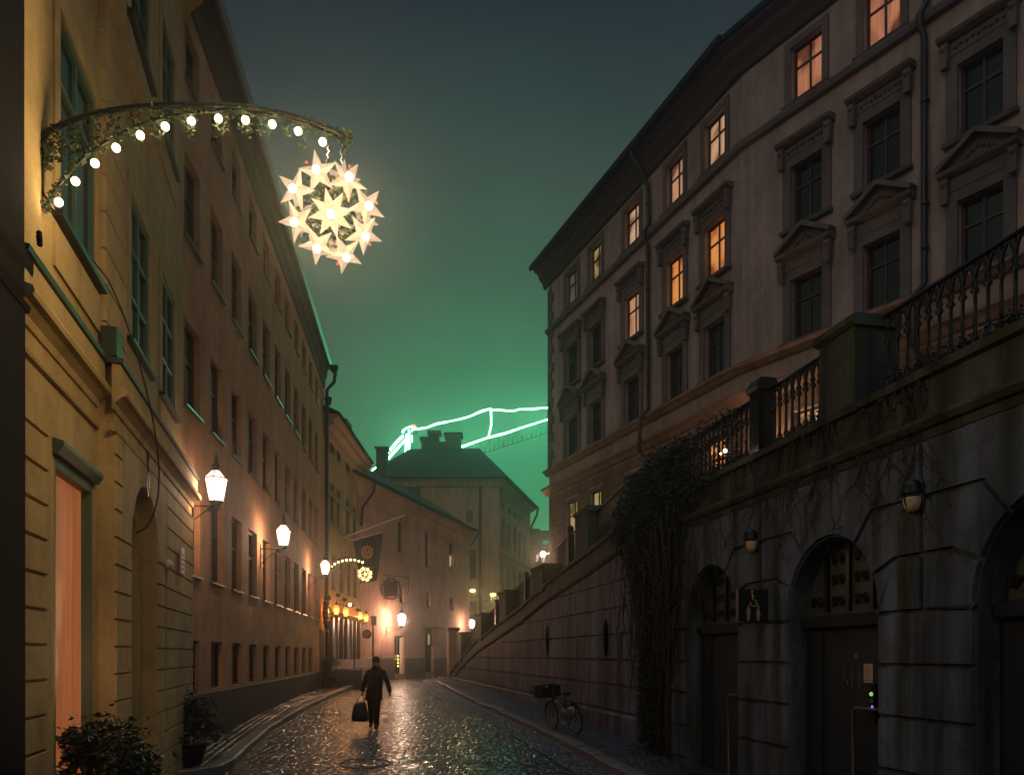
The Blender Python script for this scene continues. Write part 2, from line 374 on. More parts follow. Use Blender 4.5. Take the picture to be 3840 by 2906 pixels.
def arcpts(cx, cz, r, a0, a1, n=14):
    return [(cx + r * math.cos(math.radians(a0 + (a1 - a0) * i / n)), cz + r * math.sin(math.radians(a0 + (a1 - a0) * i / n))) for i in range(n + 1)]

def facade(parent, x0, x1, z0, z1, ops, rev, mat, depth=6.0, name='wall', back=True):
    """Wall with real openings (x0,x1,z0,z1) and reveals, and the body of the house behind it."""
    xs = sorted({x0, x1, *[o[0] for o in ops], *[o[1] for o in ops]}); zs = sorted({z0, z1, *[o[2] for o in ops], *[o[3] for o in ops]})
    xs = [x for x in xs if x0 <= x <= x1]; zs = [z for z in zs if z0 <= z <= z1]
    m = MB()
    for i in range(len(xs) - 1):
        for j in range(len(zs) - 1):
            cx, cz = (xs[i] + xs[i + 1]) / 2, (zs[j] + zs[j + 1]) / 2
            if any(o[0] < cx < o[1] and o[2] < cz < o[3] for o in ops): continue
            a, b, c_, d = xs[i], xs[i + 1], zs[j], zs[j + 1]
            m.add([(a, 0, c_), (b, 0, c_), (b, 0, d), (a, 0, d)], [(0, 1, 2, 3)])
    for a, b, c_, d in [o[:4] for o in ops]:
        r = rev + .06
        m.add([(a, 0, c_), (a, r, c_), (a, r, d), (a, 0, d)], [(0, 1, 2, 3)]); m.add([(b, 0, c_), (b, r, c_), (b, r, d), (b, 0, d)], [(0, 3, 2, 1)])
        m.add([(a, 0, c_), (b, 0, c_), (b, r, c_), (a, r, c_)], [(0, 1, 2, 3)]); m.add([(a, 0, d), (b, 0, d), (b, r, d), (a, r, d)], [(0, 3, 2, 1)])
    # end walls, back wall, top
    D = depth
    m.add([(x0, 0, z0), (x0, D, z0), (x0, D, z1), (x0, 0, z1)], [(0, 1, 2, 3)]); m.add([(x1, 0, z0), (x1, D, z0), (x1, D, z1), (x1, 0, z1)], [(0, 1, 2, 3)])
    m.add([(x0, D, z0), (x1, D, z0), (x1, D, z1), (x0, D, z1)], [(0, 1, 2, 3)]); m.add([(x0, 0, z1), (x1, 0, z1), (x1, D, z1), (x0, D, z1)], [(0, 1, 2, 3)])
    me = bpy.data.meshes.new(name); me.from_pydata(m.v, [], m.f)
    bm = bmesh.new(); bm.from_mesh(me); bmesh.ops.remove_doubles(bm, verts=bm.verts, dist=1e-4); bmesh.ops.recalc_face_normals(bm, faces=bm.faces); bm.to_mesh(me); bm.free()
    me.materials.append(M[mat]); return link(name, me, parent)

WC = {}
def window(parent, cx, z0, w, h, y, frame='greyframe', pane='glass', cols=2, rows=(.62,), sill=None, bar=.05, fr=.06, sp=.12):
    """frame with mullions > pane, sill; the mesh data is shared by equal windows"""
    k = (round(w, 3), round(h, 3), frame, cols, rows, bar, fr)
    if k not in WC:
        m = MB(); e = .002
        m.box(-w / 2, -w / 2 + fr, 0, .07, 0, h); m.box(w / 2 - fr, w / 2, 0, .07, 0, h)
        m.box(-w / 2 + fr, w / 2 - fr, 0, .07, h - fr, h); m.box(-w / 2 + fr, w / 2 - fr, 0, .07, 0, fr)
        for i in range(1, cols):
            x = -w / 2 + w * i / cols; m.box(x - bar / 2, x + bar / 2, .008, .062, fr, h - fr)
        for r in rows: m.box(-w / 2 + fr, w / 2 - fr, .004, .058, h * r - bar / 2, h * r + bar / 2)
        WC[k] = m.mesh('window', frame)
    o = link('window', WC[k], parent, (cx, y, z0))
    k2 = (round(w, 3), round(h, 3), pane)
    if k2 not in WC:
        m = MB(); m.box(-w / 2 + .01, w / 2 - .01, .045, .055, .01, h - .01); WC[k2] = m.mesh('pane', pane)
    link('pane', WC[k2], o)
    if sill:
        k3 = (round(w, 3), sill, round(y, 3), sp)
        if k3 not in WC:
            m = MB(); m.sweep([(-y - sp, -.055), (-y - sp, -.015), (-.01, .02), (-.01, -.055)], -w / 2 - .05, w / 2 + .05); WC[k3] = m.mesh('sill', sill)
        link('sill', WC[k3], o)
    return o

def surround(m, cx, z0, w, h, b=.16, p=.05):
    """flat architrave round an opening, butted pieces"""
    m.box(cx - w / 2 - b, cx - w / 2, -p, .0, z0, z0 + h + b); m.box(cx + w / 2, cx + w / 2 + b, -p, .0, z0, z0 + h + b)
    m.box(cx - w / 2, cx + w / 2, -p, .0, z0 + h, z0 + h + b)

def blocks(parent, polys, name, mat, gap=.016, raise_=.026, base=True, flat=0.0):
    """Ashlar: each polygon (x,z) becomes a block proud of its chamfered joint."""
    bm = bmesh.new(); fs = []
    for P in polys:
        vs = [bm.verts.new((x, flat, z)) for x, z in P]
        try: fs.append(bm.faces.new(vs))
        except Exception: pass
    for f in fs:
        f.normal_update()
        if f.normal.y > 0: f.normal_flip()
    bmesh.ops.inset_individual(bm, faces=fs, thickness=gap, depth=0, use_even_offset=True)
    bmesh.ops.inset_individual(bm, faces=fs, thickness=.008, depth=raise_, use_even_offset=True)
    me = bpy.data.meshes.new(name); bm.to_mesh(me); bm.free(); me.materials.append(M[mat]); return link(name, me, parent)

def leaves(m, c, n, spread, size, fn=None):
    for _ in range(n):
        p = fn() if fn else Vector((c[0] + random.gauss(0, spread[0]), c[1] + random.gauss(0, spread[1]), c[2] + random.gauss(0, spread[2])))
        a = Vector((random.gauss(0, 1), random.gauss(0, 1), random.gauss(0, .6))).normalized(); b = a.cross(Vector((random.gauss(0, 1), random.gauss(0, 1), random.gauss(0, 1)))).normalized()
        sz = size * random.uniform(.6, 1.3); nn = a.cross(b) * sz * .18
        m.add([p - a * sz, p - b * sz * .45 + nn, p + a * sz, p + b * sz * .45 + nn], [(0, 1, 2), (0, 2, 3)])
    return m

# ================================================================== GROUND
rows = [y * .75 for y in range(-8, 75)]
m = MB(); xs = [-16 + i * 1.0 for i in range(27)]
for y in rows:
    for x in xs: m.v.append((x, y, gz(y) - .02))
nx = len(xs)
for j in range(len(rows) - 1):
    for i in range(nx - 1): m.f.append((j * nx + i, j * nx + i + 1, (j + 1) * nx + i + 1, (j + 1) * nx + i)); m.sm.append(True)
o = m.build('cobbled_road', 'road'); o['kind'] = 'structure'
m = MB(); m.add([(-600, -300, -1.3), (600, -300, -1.3), (600, 900, -1.3), (-600, 900, -1.3)], [(0, 1, 2, 3)])
o = m.build('ground', 'ground'); o['kind'] = 'structure'

def strip(name, inner, outer, mat, dz):
    """pavement between two polylines (x, y), following the street's slope"""
    m = MB(); n = len(inner)
    for (a, b) in zip(inner, outer):
        m.v += [(a[0], a[1], gz(a[1]) + dz), (b[0], b[1], gz(b[1]) + dz)]
    for i in range(n - 1): m.f.append((2 * i, 2 * i + 1, 2 * i + 3, 2 * i + 2)); m.sm.append(True)
    o = m.build(name, mat); o['kind'] = 'structure'; return o
def resamp(poly, step=.5):
    out = []
    for (a, b) in zip(poly, poly[1:]):
        L = math.hypot(b[0] - a[0], b[1] - a[1]); k = max(1, int(L / step))
        for i in range(k): out.append((a[0] + (b[0] - a[0]) * i / k, a[1] + (b[1] - a[1]) * i / k))
    out.append(poly[-1]); return out
LK = resamp([(-7.6, 40), (-7.3, 36), (-6.95, 31), (-6.5, 26), (-6.08, 22), (-5.8, 19), (-5.35, 16), (-5.12, 14.6), (-5.15, 14.0), (-5.4, 13.55), (-5.9, 13.25), (-7.2, 12.9)])
RK = resamp([(3.9, 3), (3.25, 8), (2.5, 11.5), (1.7, 14.5), (.3, 20.3), (-.95, 25.5), (-2.35, 33), (-3.75, 41.5), (-4.4, 46), (-4.6, 50)])
FM = Fr(-4.45, -.1168, 15.0); FRW = Fr(6.0, -.2009, 10.0, right=True)
strip('pavement', [(min(p[0] - .2, -4.45 - .1168 * p[1] - .3), p[1]) for p in LK], LK, 'studs', .10)
strip('pavement', [(6.0 - .2009 * p[1] + .3, p[1]) for p in RK], RK, 'slabs', .08)
def kerb(poly, wdt, dz, side):
    m = MB(); n = len(poly)
    P = [Vector((x, y, 0)) for x, y in poly]
    for i, p in enumerate(P):
        d = (P[min(i + 1, n - 1)] - P[max(i - 1, 0)]).normalized(); q = Vector((-d.y, d.x, 0)) * side
        g = gz(p.y); j = random.uniform(-.008, .008)
        a, b = p - q * .04, p + q * wdt
        m.v += [(a.x, a.y, g - .1), (a.x, a.y, g + dz - .02 + j), ((a.x * .85 + b.x * .15), (a.y * .85 + b.y * .15), g + dz + j), (b.x, b.y, g + dz + j), (b.x, b.y, g - .1)]
    V = m.v; m = MB(); i = 0
    while i < n - 1:
        L_ = random.choice((2, 2, 3)); j = min(i + L_, n - 1); jz, jx = random.uniform(-.014, .012), random.uniform(-.012, .012); g_ = .025
        for a in range(i, j + 1):
            A_ = [Vector(V[5 * a + k]) for k in range(5)]
            if a == i: A_ = [p.lerp(Vector(V[5 * (a + 1) + k]), g_) for k, p in enumerate(A_)]
            if a == j: A_ = [p.lerp(Vector(V[5 * (a - 1) + k]), g_) for k, p in enumerate(A_)]
            m.v += [(p.x + jx, p.y, p.z + (jz if 0 < k < 4 else 0)) for k, p in enumerate(A_)]
        c = j - i + 1; o_ = len(m.v) - 5 * c
        for a in range(c - 1):
            for k in range(4): m.f.append(tuple(o_ + q for q in (5 * a + k, 5 * a + k + 1, 5 * a + k + 6, 5 * a + k + 5))); m.sm.append(False)
        m.f.append(tuple(o_ + k for k in range(5))); m.sm.append(False); m.f.append(tuple(o_ + 5 * (c - 1) + k for k in range(5))); m.sm.append(False)
        i = j
    o = m.build('kerb', 'kerb'); o['kind'] = 'structure'
kerb(LK, .22, .125, -1); kerb(RK, .22, .105, -1)
# band of larger setts beside the right kerb
strip('gutter_setts', [(p[0] - .05, p[1]) for p in RK], [(p[0] - .75, p[1]) for p in RK], 'setts', -.012)
# a thin manhole ring and a drain in the road
t = thing('manhole_cover', 'round dark manhole cover in the wet cobbles near the bottom of the picture', 'manhole cover', (-2.75, 14.9, gz(14.9) - .022)); t.rotation_euler = (math.atan(.05), 0, 0)
m = MB(); m.lathe([(.02, .0), (.38, .0), (.40, .006), (.40, -.02)], n=32, smooth=False); m.build('cover', 'iron', t)
m = MB(); m.tube([(.46 * math.cos(a), .46 * math.sin(a), .0) for a in [i * math.pi / 16 for i in range(32)]], .016, 6, closed=True); m.build('rim', 'kerb', t)

# raised street behind the retaining wall
def zc(Y):
    P = [(0, 4.95), (17, 4.95), (20.2, 4.60), (24.3, 4.22), (28, 3.70), (33, 3.2), (38.2, 2.65), (43, 1.9), (48.3, .9)]
    for (a, za), (b, zb) in zip(P, P[1:]):
        if Y <= b: return za + (zb - za) * (Y - a) / (b - a)
    return .9
m = MB(); ys = [3 + i * 1.0 for i in range(46)]
for y in ys:
    x0 = 6 - .2009 * y + .35; z = zc(y) - .25
    zr = 4.7 if y < 30 else 4.7 + (y - 30) * .10
    m.v += [(x0, y, z), (x0 + 1.8, y, z), (x0 + 2.2, y, max(z, zr - .0) if y < 20 else z + .02), (30, y, max(z, zr))]
for i in range(len(ys) - 1):
    for k in range(3): m.f.append((4 * i + k, 4 * i + k + 1, 4 * i + k + 5, 4 * i + k + 4)); m.sm.append(False)
o = m.build('upper_street', 'slabs'); o['kind'] = 'structure'

# ================================================================== LEFT ROW
# ---- long ochre house with deep windows
t = FM.empty('plaster_house', 'long ochre plaster house with five rows of deep windows along the left', 'house')
xa, xb = FM.sY(14.6), FM.sY(37.3)
colx = [FM.sY(15.645 + 1.897 * k) for k in range(12)]
rows_ = [(1.27, 2.28, 1.0), (3.57, 5.30, 1.08), (6.77, 8.42, 1.08), (10.0, 11.62, 1.08), (13.0, 14.05, .95)]
ops = []
for ri, (a, b, wd) in enumerate(rows_):
    for k, cx in enumerate(colx):
        if k == 11: continue
        if ri == 0 and k == 10: continue
        ops.append((cx - wd / 2, cx + wd / 2, a, b, ri, k))
facade(t, xa, xb, -.6, 15.5, ops, .17, 'ochre', 7)
rg = random.Random(3)
for o in ops:
    ri, k = o[4], o[5]; pane = 'glass'
    if ri == 1 and k in (0,): pane = 'peach'
    if ri == 4 and k in (4, 5, 6, 7, 10): pane = 'atticglow'
    window(t, (o[0] + o[1]) / 2, o[2], o[1] - o[0], o[3] - o[2], .12 if ri else .09, 'darkframe' if ri else 'iron', pane, rows=(.6,) if ri else (), cols=2, sill='zinc' if ri else None, sp=.07)
m = MB(); m.sweep([(-.07, -.6), (-.07, 1.20), (-.045, 1.24), (-.002, 1.24), (-.002, -.6)], xa, xb); m.build('plinth', 'plinth', t)
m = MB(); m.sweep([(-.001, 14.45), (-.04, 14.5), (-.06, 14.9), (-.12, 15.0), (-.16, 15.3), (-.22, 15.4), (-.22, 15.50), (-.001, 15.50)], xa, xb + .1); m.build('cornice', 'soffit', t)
m = MB(); m.sweep([(-.25, 15.505), (-.25, 15.56), (3.5, 18.4), (7.1, 15.6), (7.1, 15.50)], xa - .1, xb + .15); m.build('roof', 'roof', t)
m = MB(); m.sweep([(-.255, 15.36), (-.34, 15.36), (-.38, 15.60), (-.35, 15.60), (-.32, 15.42), (-.255, 15.42)], xa - .1, xb + .2); m.build('gutter', 'zinc', t)
m = MB(); x = xb - .25
m.tube([(x, -.38, 15.4), (x, -.55, 15.1), (x, -.50, 14.7), (x, -.16, 14.3), (x, -.16, .6)], .085, 8)
for z in (15.1, 13.6): m.lathe([(.10, 0), (.19, .25), (.19, .35), (.12, .36)], (x, -.5 if z > 14 else -.22, z), 10)
for z in (12, 9, 6, 3): m.lathe([(.10, 0), (.10, .08)], (x, -.16, z), 10)
m.build('downpipe', 'pipe', t)
m = MB(); m.prism([(-.42, .5), (.42, .5), (.42, 2.9), (-.42, 2.9)], .02, .04); d = m.build('door', 'door', t, (colx[11] - .35, -.05, 0))
m = MB(); m.box(-.55, -.43, -.02, .05, .5, 3.0); m.box(.43, .55, -.02, .05, .5, 3.0); m.box(-.55, .55, -.03, .05, 3.0, 3.14); m.build('door_frame', 'trim', d, (0, 0, 0))
# carved cartouche by the downpipe
c0 = FM.W(FM.s(320), -.25, 0); zc_ = FM.z(320, 612)
t = thing('carved_cartouche', 'dark carved oval cartouche mounted beside the tall downpipe', 'relief', (c0.x, c0.y, zc_), FM.rz)
m = MB(); m.ball((0, 0, 0), .42, 14, 10, (.85, .35, 1.15)); m.build('shield', 'iron', t)
m = MB()
for i in range(14):
    a = i * math.pi / 7; m.ball((.40 * math.cos(a), -.05, .52 * math.sin(a)), .11 + .03 * (i % 2), 7, 5)
m.ball((0, -.08, .66), .17, 8, 6); m.ball((0, -.06, -.62), .13, 8, 6); m.build('scroll_frame', 'iron', t)

# ---- yellow building with the cornice, nearest on the left
FY = Fr(-2.436, -.2511, 9.0)
def s2(u): return FY.sY(2.25 * F / (512 - u - 200))
def z2(u, v): return zv(v, 2.25 * F / (312 - u))
t = FY.empty('yellow_building', 'yellow plaster building with heavy moulded cornice and rusticated ground floor, nearest on the left', 'building')
PJ = -.19
x0, xr, x1 = FY.s(12), FY.s(98.5), FY.s(183) - .05
xs0 = FY.s(46)
sw = (FY.s(54.2), FY.s(92.2), .55, 3.88)
facade(t, x0, xr, -1.0, 5.0, [sw], .30, 'yellow', 5)
# courses
cs = [-.75 + .315 * i for i in range(17)]
P = []
for a, b in zip(cs, cs[1:]):
    if a < .2 or b > 4.6: continue
    P.append([(x0, a), (xs0, a), (xs0, b), (x0, b)])
blocks(t, P, 'rustication', 'yellow', .010, .03, flat=-.003)
ww = sw[1] - sw[0]
m = MB(); sx = (sw[0] + sw[1]) / 2
m.box(sw[0], sw[0] + .05, .0, .28, sw[2], sw[3]); m.box(sw[1] - .05, sw[1], .0, .28, sw[2], sw[3]); m.box(sw[0] + .05, sw[1] - .05, .0, .28, sw[3] - .10, sw[3])
m.box(sw[0] + .05, sw[1] - .05, .0, .28, sw[2], sw[2] + .12)
m.sweep([(-.001, sw[3] + .01), (-.05, sw[3] + .01), (-.10, sw[3] + .09), (-.10, sw[3] + .13), (-.001, sw[3] + .16)], sw[0] - .06, sw[1] + .06)
o = m.build('shop_window', 'greenframe', t)
m = MB(); m.box(sw[0] + .05, sw[1] - .05, .10, .115, sw[2] + .12, sw[3] - .10); m.build('pane', 'shopglow', o)
lamp('shop_light', ((sw[0] + sw[1]) / 2, -.25, 1.9), 5, (1, .55, .28), t, r=.4)
# projecting right part with the arched door
ax0, ax1 = s2(130.5), s2(157.5); ac = (ax0 + ax1) / 2; ar = (ax1 - ax0) / 2; asp = 3.25
pl = xr - .0; P = []
gl0 = 4.56
def rect(a, b, c_, d): return [(a, c_), (b, c_), (b, d), (a, d)]
zz = [-.9, .2] + [.2 + .315 * i for i in range(1, 15)]
zz = [z for z in zz if z < gl0 - .1] + [gl0]
for a, b in zip(zz, zz[1:]):
    if b <= asp + .02 or a < asp - .2:
        P.append(rect(pl, ax0, a, min(b, 9)))
        P.append(rect(ax1, ax1 + .55, a, b)); P.append(rect(ax1 + .72, x1, a, b))
    else:
        P.append(rect(pl, ac - ar - .45, a, b)); P.append(rect(ax1 + .72, x1, a, b))
zl = [z for z in zz if z >= asp - .2 and z > zz[0]]
ztop0 = [b for a, b in zip(zz, zz[1:]) if (b <= asp + .02 or a < asp - .2)][-1]
P = [p for p in P]
arc = arcpts(ac, ztop0, ar, 180, 0, 18)
P.append([(ac - ar - .45, ztop0), (ac - ar, ztop0)] + arc[1:-1] + [(ac + ar, ztop0), (ax1 + .72, ztop0), (ax1 + .72, gl0), (ac - ar - .45, gl0)])
blocks(t, P, 'rustication', 'yellow', .009, .028, flat=PJ + .03)
m = MB(); m.add([(pl, 0.0, -1), (pl, PJ + .03, -1), (pl, PJ + .03, 5.3), (pl, 0.0, 5.3)], [(0, 1, 2, 3)])
m.box(pl + .001, x1, PJ + .035, PJ + .045, gl0 + .002, 5.3)
m.add([(x1, PJ + .03, -1), (x1, 3, -1), (x1, 3, 5.3), (x1, PJ + .03, 5.3)], [(0, 1, 2, 3)])
m.build('corner_return', 'yellow', t)
m = MB(); m.box(ax1 + .53, ax1 + .74, .10, .12, -1, gl0); m.build('pipe_recess', 'void', t)  # back of the slot painted black for its shade
def reveal(parent, pts, y0, y1, mat, name='reveal'):
    m = MB(); n = len(pts)
    for x, z in pts: m.v += [(x, y0, z), (x, y1, z)]
    for i in range(n - 1): m.f.append((2 * i, 2 * i + 1, 2 * i + 3, 2 * i + 2)); m.sm.append(False)
    return m.build(name, mat, parent)
reveal(t, [(ac - ar, -1)] + arc + [(ac + ar, -1)], PJ + .03, PJ + .22, 'yellow')
r2 = ar - .20; arc2 = arcpts(ac, ztop0 - .05, r2, 180, 0, 18)
m = MB()   # ring wall between outer and inner arch
yo = PJ + .22; outer = [(ac - ar, -1)] + arc + [(ac + ar, -1)]; inner = [(ac - r2, -1)] + arc2 + [(ac + r2, -1)]
for (a, b) in zip(outer, inner): m.v += [(a[0], yo, a[1]), (b[0], yo, b[1])]
for i in range(len(outer) - 1): m.f.append((2 * i, 2 * i + 1, 2 * i + 3, 2 * i + 2)); m.sm.append(False)
m.build('door_surround', 'yellow', t)
reveal(t, inner, yo, yo + .42, 'yellow')
d = MB().prism([(ac - r2, -1)] + arc2 + [(ac + r2, -1)], yo + .42, yo + .47).build('door', 'door', t)
m = MB(); m.box(ac - r2, ac + r2, yo + .34, yo + .418, 2.55, 2.72); m.box(ac - .03, ac + .03, yo + .36, yo + .418, -.5, 2.55)
for sx_ in (-1, 1):
    for za in (.4, 1.5): m.box(ac + sx_ * .33 - .2, ac + sx_ * .33 + .2, yo + .39, yo + .418, za, za + .85)
m.build('door_leaf', 'door', d)
m = MB(); m.ball((ac + .09, yo + .33, 1.25), .04, 8, 6); m.build('handle', 'brass', d)
# cornice, lower string, ledge
def corn(m, a, b, y):
    m.sweep([(y, 4.78), (y - .02, 4.79), (y - .035, 4.86), (y - .10, 4.92), (y - .15, 4.94), (y - .165, 4.98), (y - .15, 5.02), (y - .09, 5.04), (y - .09, 5.29), (y, 5.30)], a, b)
    m.sweep([(y, 4.53), (y - .035, 4.54), (y - .045, 4.57), (y - .02, 4.60), (y, 4.60)], a, b)
m = MB(); corn(m, x0, xr - .101, -.001); corn(m, xr - .10, x1 + .10, PJ + .03); m.build('cornice', 'yellow', t)
m = MB(); m.sweep([(-.001, 5.305), (-.12, 5.302), (-.13, 5.35), (-.001, 5.38)], x0, xr - .13); m.sweep([(-.001, 5.305), (PJ - .09, 5.302), (PJ - .10, 5.35), (-.001, 5.40)], xr - .128, x1 + .12)
m.build('ledge_sheet', 'copper', t)
m = MB(); m.box(xr - .05, xr + .22, -.20, -.03, 5.41, 5.74); m.build('ledge_block', 'copper', t)
# upper wall
W1 = (FY.s(57.9), FY.s(94.9)); W2 = (FY.s(129.3), FY.s(148.3)); W3 = (FY.s(160.9), FY.s(173.6)); xe = FY.s(183) + .02
ops = []
for (a, b) in (W1, W2, W3):
    ops += [(a, b, 6.2, 8.2), (a, b, 10.5, 12.4)]
facade(t, x0, xe, 5.0, 14.6, ops, .15, 'yellow', 5, name='upper_wall')
for o in ops:
    cx = (o[0] + o[1]) / 2; wd = window(t, cx, o[2], o[1] - o[0], o[3] - o[2], .005, 'greenframe', 'glass', rows=(.33, .66) if o[0] > 1 else (.68,), bar=.05, fr=.09)
    back = (-cx, -.005, -o[2])
    m = MB(); surround(m, cx, o[2], o[1] - o[0], o[3] - o[2], .17, .025); m.box(o[0] - .17, o[1] + .17, -.03, -.001, o[2] - .55, o[2] - .14); m.build('architrave', 'yellow', wd, back)
    m = MB(); m.sweep([(-.001, o[2] - .08), (-.09, o[2] - .07), (-.10, o[2] - .03), (.004, o[2] - .0), (.004, o[2] - .08)], o[0] - .19, o[1] + .19); m.build('ledge', 'iron', wd, back)
px0, px1 = FY.s(99), FY.s(121)
P = [rect(px0, px1, a, a + .42) for a in [5.4 + .42 * i for i in range(10)]] + [rect(px0, px1, a, a + .42) for a in [9.85 + .42 * i for i in range(11)]]
blocks(t, P, 'pilaster', 'yellow', .006, .07, flat=-.002)
m = MB(); m.sweep([(-.001, 9.52), (-.10, 9.56), (-.14, 9.66), (-.14, 9.70), (-.001, 9.74)], x0, FY.s(149)); m.build('string_course', 'yellow', t)
m = MB(); m.sweep([(-.0, 14.2), (-.3, 14.5), (-.45, 14.9), (-.45, 15.0), (0, 15.05)], x0, xe + .2); m.build('top_cornice', 'yellow', t)
m = MB(); m.sweep([(-.5, 15.06), (5, 15.06), (3, 17)], x0, xe + .2); m.build('roof', 'roof', t)
# number iron over the arch
un = 145; xn = s2(un) ; zn = z2(un, 470)
m = MB(); m.tube([(xn - .05, PJ - .02, zn + .22), (xn - .01, PJ - .02, zn + .08), (xn + .06, PJ - .02, zn + .22)], .010, 5)
m.tube([(xn, PJ - .02, zn + .26), (xn, PJ - .02, zn - .02)], .010, 5)
m.tube([(xn + .06 * math.cos(a), PJ - .02, zn - .18 + .16 * math.sin(a)) for a in [i * math.pi / 8 for i in range(16)]], .009, 5, closed=True)
m.build('iron_number', 'iron', t)
# plates beside the door
p = FY.W(s2(174), PJ - .02, 0)
zpl = z2(180, 545)
t2 = FY.empty('house_plate', 'small white enamel plate on the wall beside the arched door', 'sign')
t2.location = FY.W(s2(178.5), PJ - .045, z2(180, 561))
m = MB(); m.box(-.16, .16, -.012, .012, -.22, .22); m.build('plate', 'pole', t2)
m = MB()
for z in (.10, .02, -.06, -.14): m.box(-.11, .11, -.014, -.0125, z - .012, z + .012)
m.build('lettering', 'trim', t2)
t2 = FY.empty('wall_lamp', 'small unlit white fitting on top of the pipe right of the arched door', 'lamp')
t2.location = FY.W(ax1 + .63, PJ - .02, 3.32)
m = MB(); m.lathe([(.03, 0), (.07, .03), (.08, .10), (.03, .14)], n=10); m.build('shade', 'pole', t2)
m = MB(); m.tube([(0, .10, -3.6), (0, .10, .02), (0, .02, .03)], .02, 8); m.build('pipe', 'void', t2)  # pipe coloured the same shadow black as the slot

# the slack cable
def W_(x, y, z): return FY.W(x, y, z)
pts = []
A = (FY.s(71.5), -.20, FY.z(71.5, 258)); B = (s2(131), PJ - .04, z2(131, 532))
for i in range(25):
    k = i / 24; x = A[0] + (B[0] - A[0]) * k; z = A[2] + (B[2] - A[2]) * k - 1.0 * math.sin(math.pi * k) * .35
    pts.append(W_(x, A[1] - .42 * math.sin(math.pi * k) ** .6 + (B[1] - A[1]) * k, z))
m = MB(); m.tube(pts, .010, 5); tag(m.build('hanging_cable', 'cable'), 'thin black cable hanging down over the yellow cornice to the arched door', 'cable')

# ---- dark neighbouring wall at the very edge
t = FY.empty('dark_house', 'dark house corner with moulded cornice at the very left edge', 'building')
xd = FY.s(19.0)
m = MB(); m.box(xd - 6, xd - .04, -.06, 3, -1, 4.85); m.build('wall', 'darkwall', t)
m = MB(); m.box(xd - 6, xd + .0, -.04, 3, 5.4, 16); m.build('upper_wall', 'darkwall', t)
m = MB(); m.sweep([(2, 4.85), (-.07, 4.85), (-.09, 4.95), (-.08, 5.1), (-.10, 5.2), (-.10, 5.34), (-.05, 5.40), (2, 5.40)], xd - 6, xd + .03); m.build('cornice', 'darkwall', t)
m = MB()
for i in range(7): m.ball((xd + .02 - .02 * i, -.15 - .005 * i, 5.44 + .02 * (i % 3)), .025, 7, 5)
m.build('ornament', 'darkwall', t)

# ---- restaurant house
FQ = Fr(-8.374, -.0117, 37.35)
t = FQ.empty('restaurant_house', 'dim yellow house with restaurant front and orange lamps beyond the long ochre house', 'house')
qx = lambda u: FQ.sY(6665 / (502.7 - u)); qz = lambda u, v: zv(v, 6665 / (502.7 - u))
x0, x1 = .02, FQ.sY(47.3)
ops = []
for (a, b) in ((330.2, 334.4), (337, 340.3), (346.2, 349.5), (353, 356.4)):
    xa_, xb_ = qx(a), qx(b) + .1
    if xb_ - xa_ > 1.25: xb_ = xa_ + 1.2
    ops.append((xa_, xb_, qz(330, 451), qz(330, 425.5), 3))
    ops.append((xa_, xb_, qz(330, 520), qz(330, 480.5), 2))
wx = [qx(334.0), qx(342.0), qx(349.2), qx(355.4)]
for x in wx: ops.append((x - .5, x + .5, qz(335, 590), qz(335, 553), 1))
ops.append((.5, x1 - .8, .5, 3.9, 0))
facade(t, x0, x1, -.3, 13.3, ops, .12, 'olive', 7)
for o in ops:
    if o[4]: window(t, (o[0] + o[1]) / 2, o[2], o[1] - o[0], o[3] - o[2], .08, 'greyframe', 'glass', rows=(.66,), cols=2, sill='zinc', sp=.05)
m = MB(); m.sweep([(0, 12.3), (-.10, 12.4), (-.16, 12.7), (-.42, 12.85), (-.45, 13.05), (-.62, 13.15), (-.62, 13.3), (0, 13.32)], x0, x1); m.build('cornice', 'cornice', t)
m = MB(); m.sweep([(-.7, 13.33), (-.72, 13.40), (3.4, 15.2), (7, 13.4), (7, 13.33)], x0, x1 + .1); m.build('roof', 'roof', t)
m = MB(); m.sweep([(-.002, 9.75), (-.10, 9.78), (-.10, 9.9), (-.002, 9.95)], x0, x1); m.sweep([(-.002, qz(350, 540)), (-.08, qz(350, 540) + .02), (-.08, qz(350, 540) + .1), (-.002, qz(350, 540) + .12)], x0, x1); m.build('string_course', 'zinc', t)
# shop front: panelled wooden front with glazed bays
m = MB(); zt = 3.9; xs_ = .5; n_ = 7; wd = (x1 - .8 - .5) / n_
for i in range(n_ + 1): m.box(xs_ + wd * i - .11, xs_ + wd * i + .11, -.06, .1, .5, zt)
m.box(xs_ + .12, x1 - .92, .0, .1, .5, 1.3); m.sweep([(.1, zt), (-.12, zt), (-.22, zt + .12), (-.32, zt + .16), (-.32, zt + .24), (.0, zt + .34)], xs_ - .2, x1 - .5)
sf = m.build('shop_front', 'darkframe', t)
for i in range(n_):
    m = MB(); m.box(xs_ + wd * i + .12, xs_ + wd * (i + 1) - .12, .03, .05, 1.31, zt - .01); m.build('pane', 'dimpane' if i % 3 == 1 else 'glass', sf)
# chimney block at the end of its roof and on the slope
m = MB(); m.box(x1 - 1.4, x1 + .1, .6, 1.8, 13.35, 15.6); m.build('chimney', 'soffit', t)

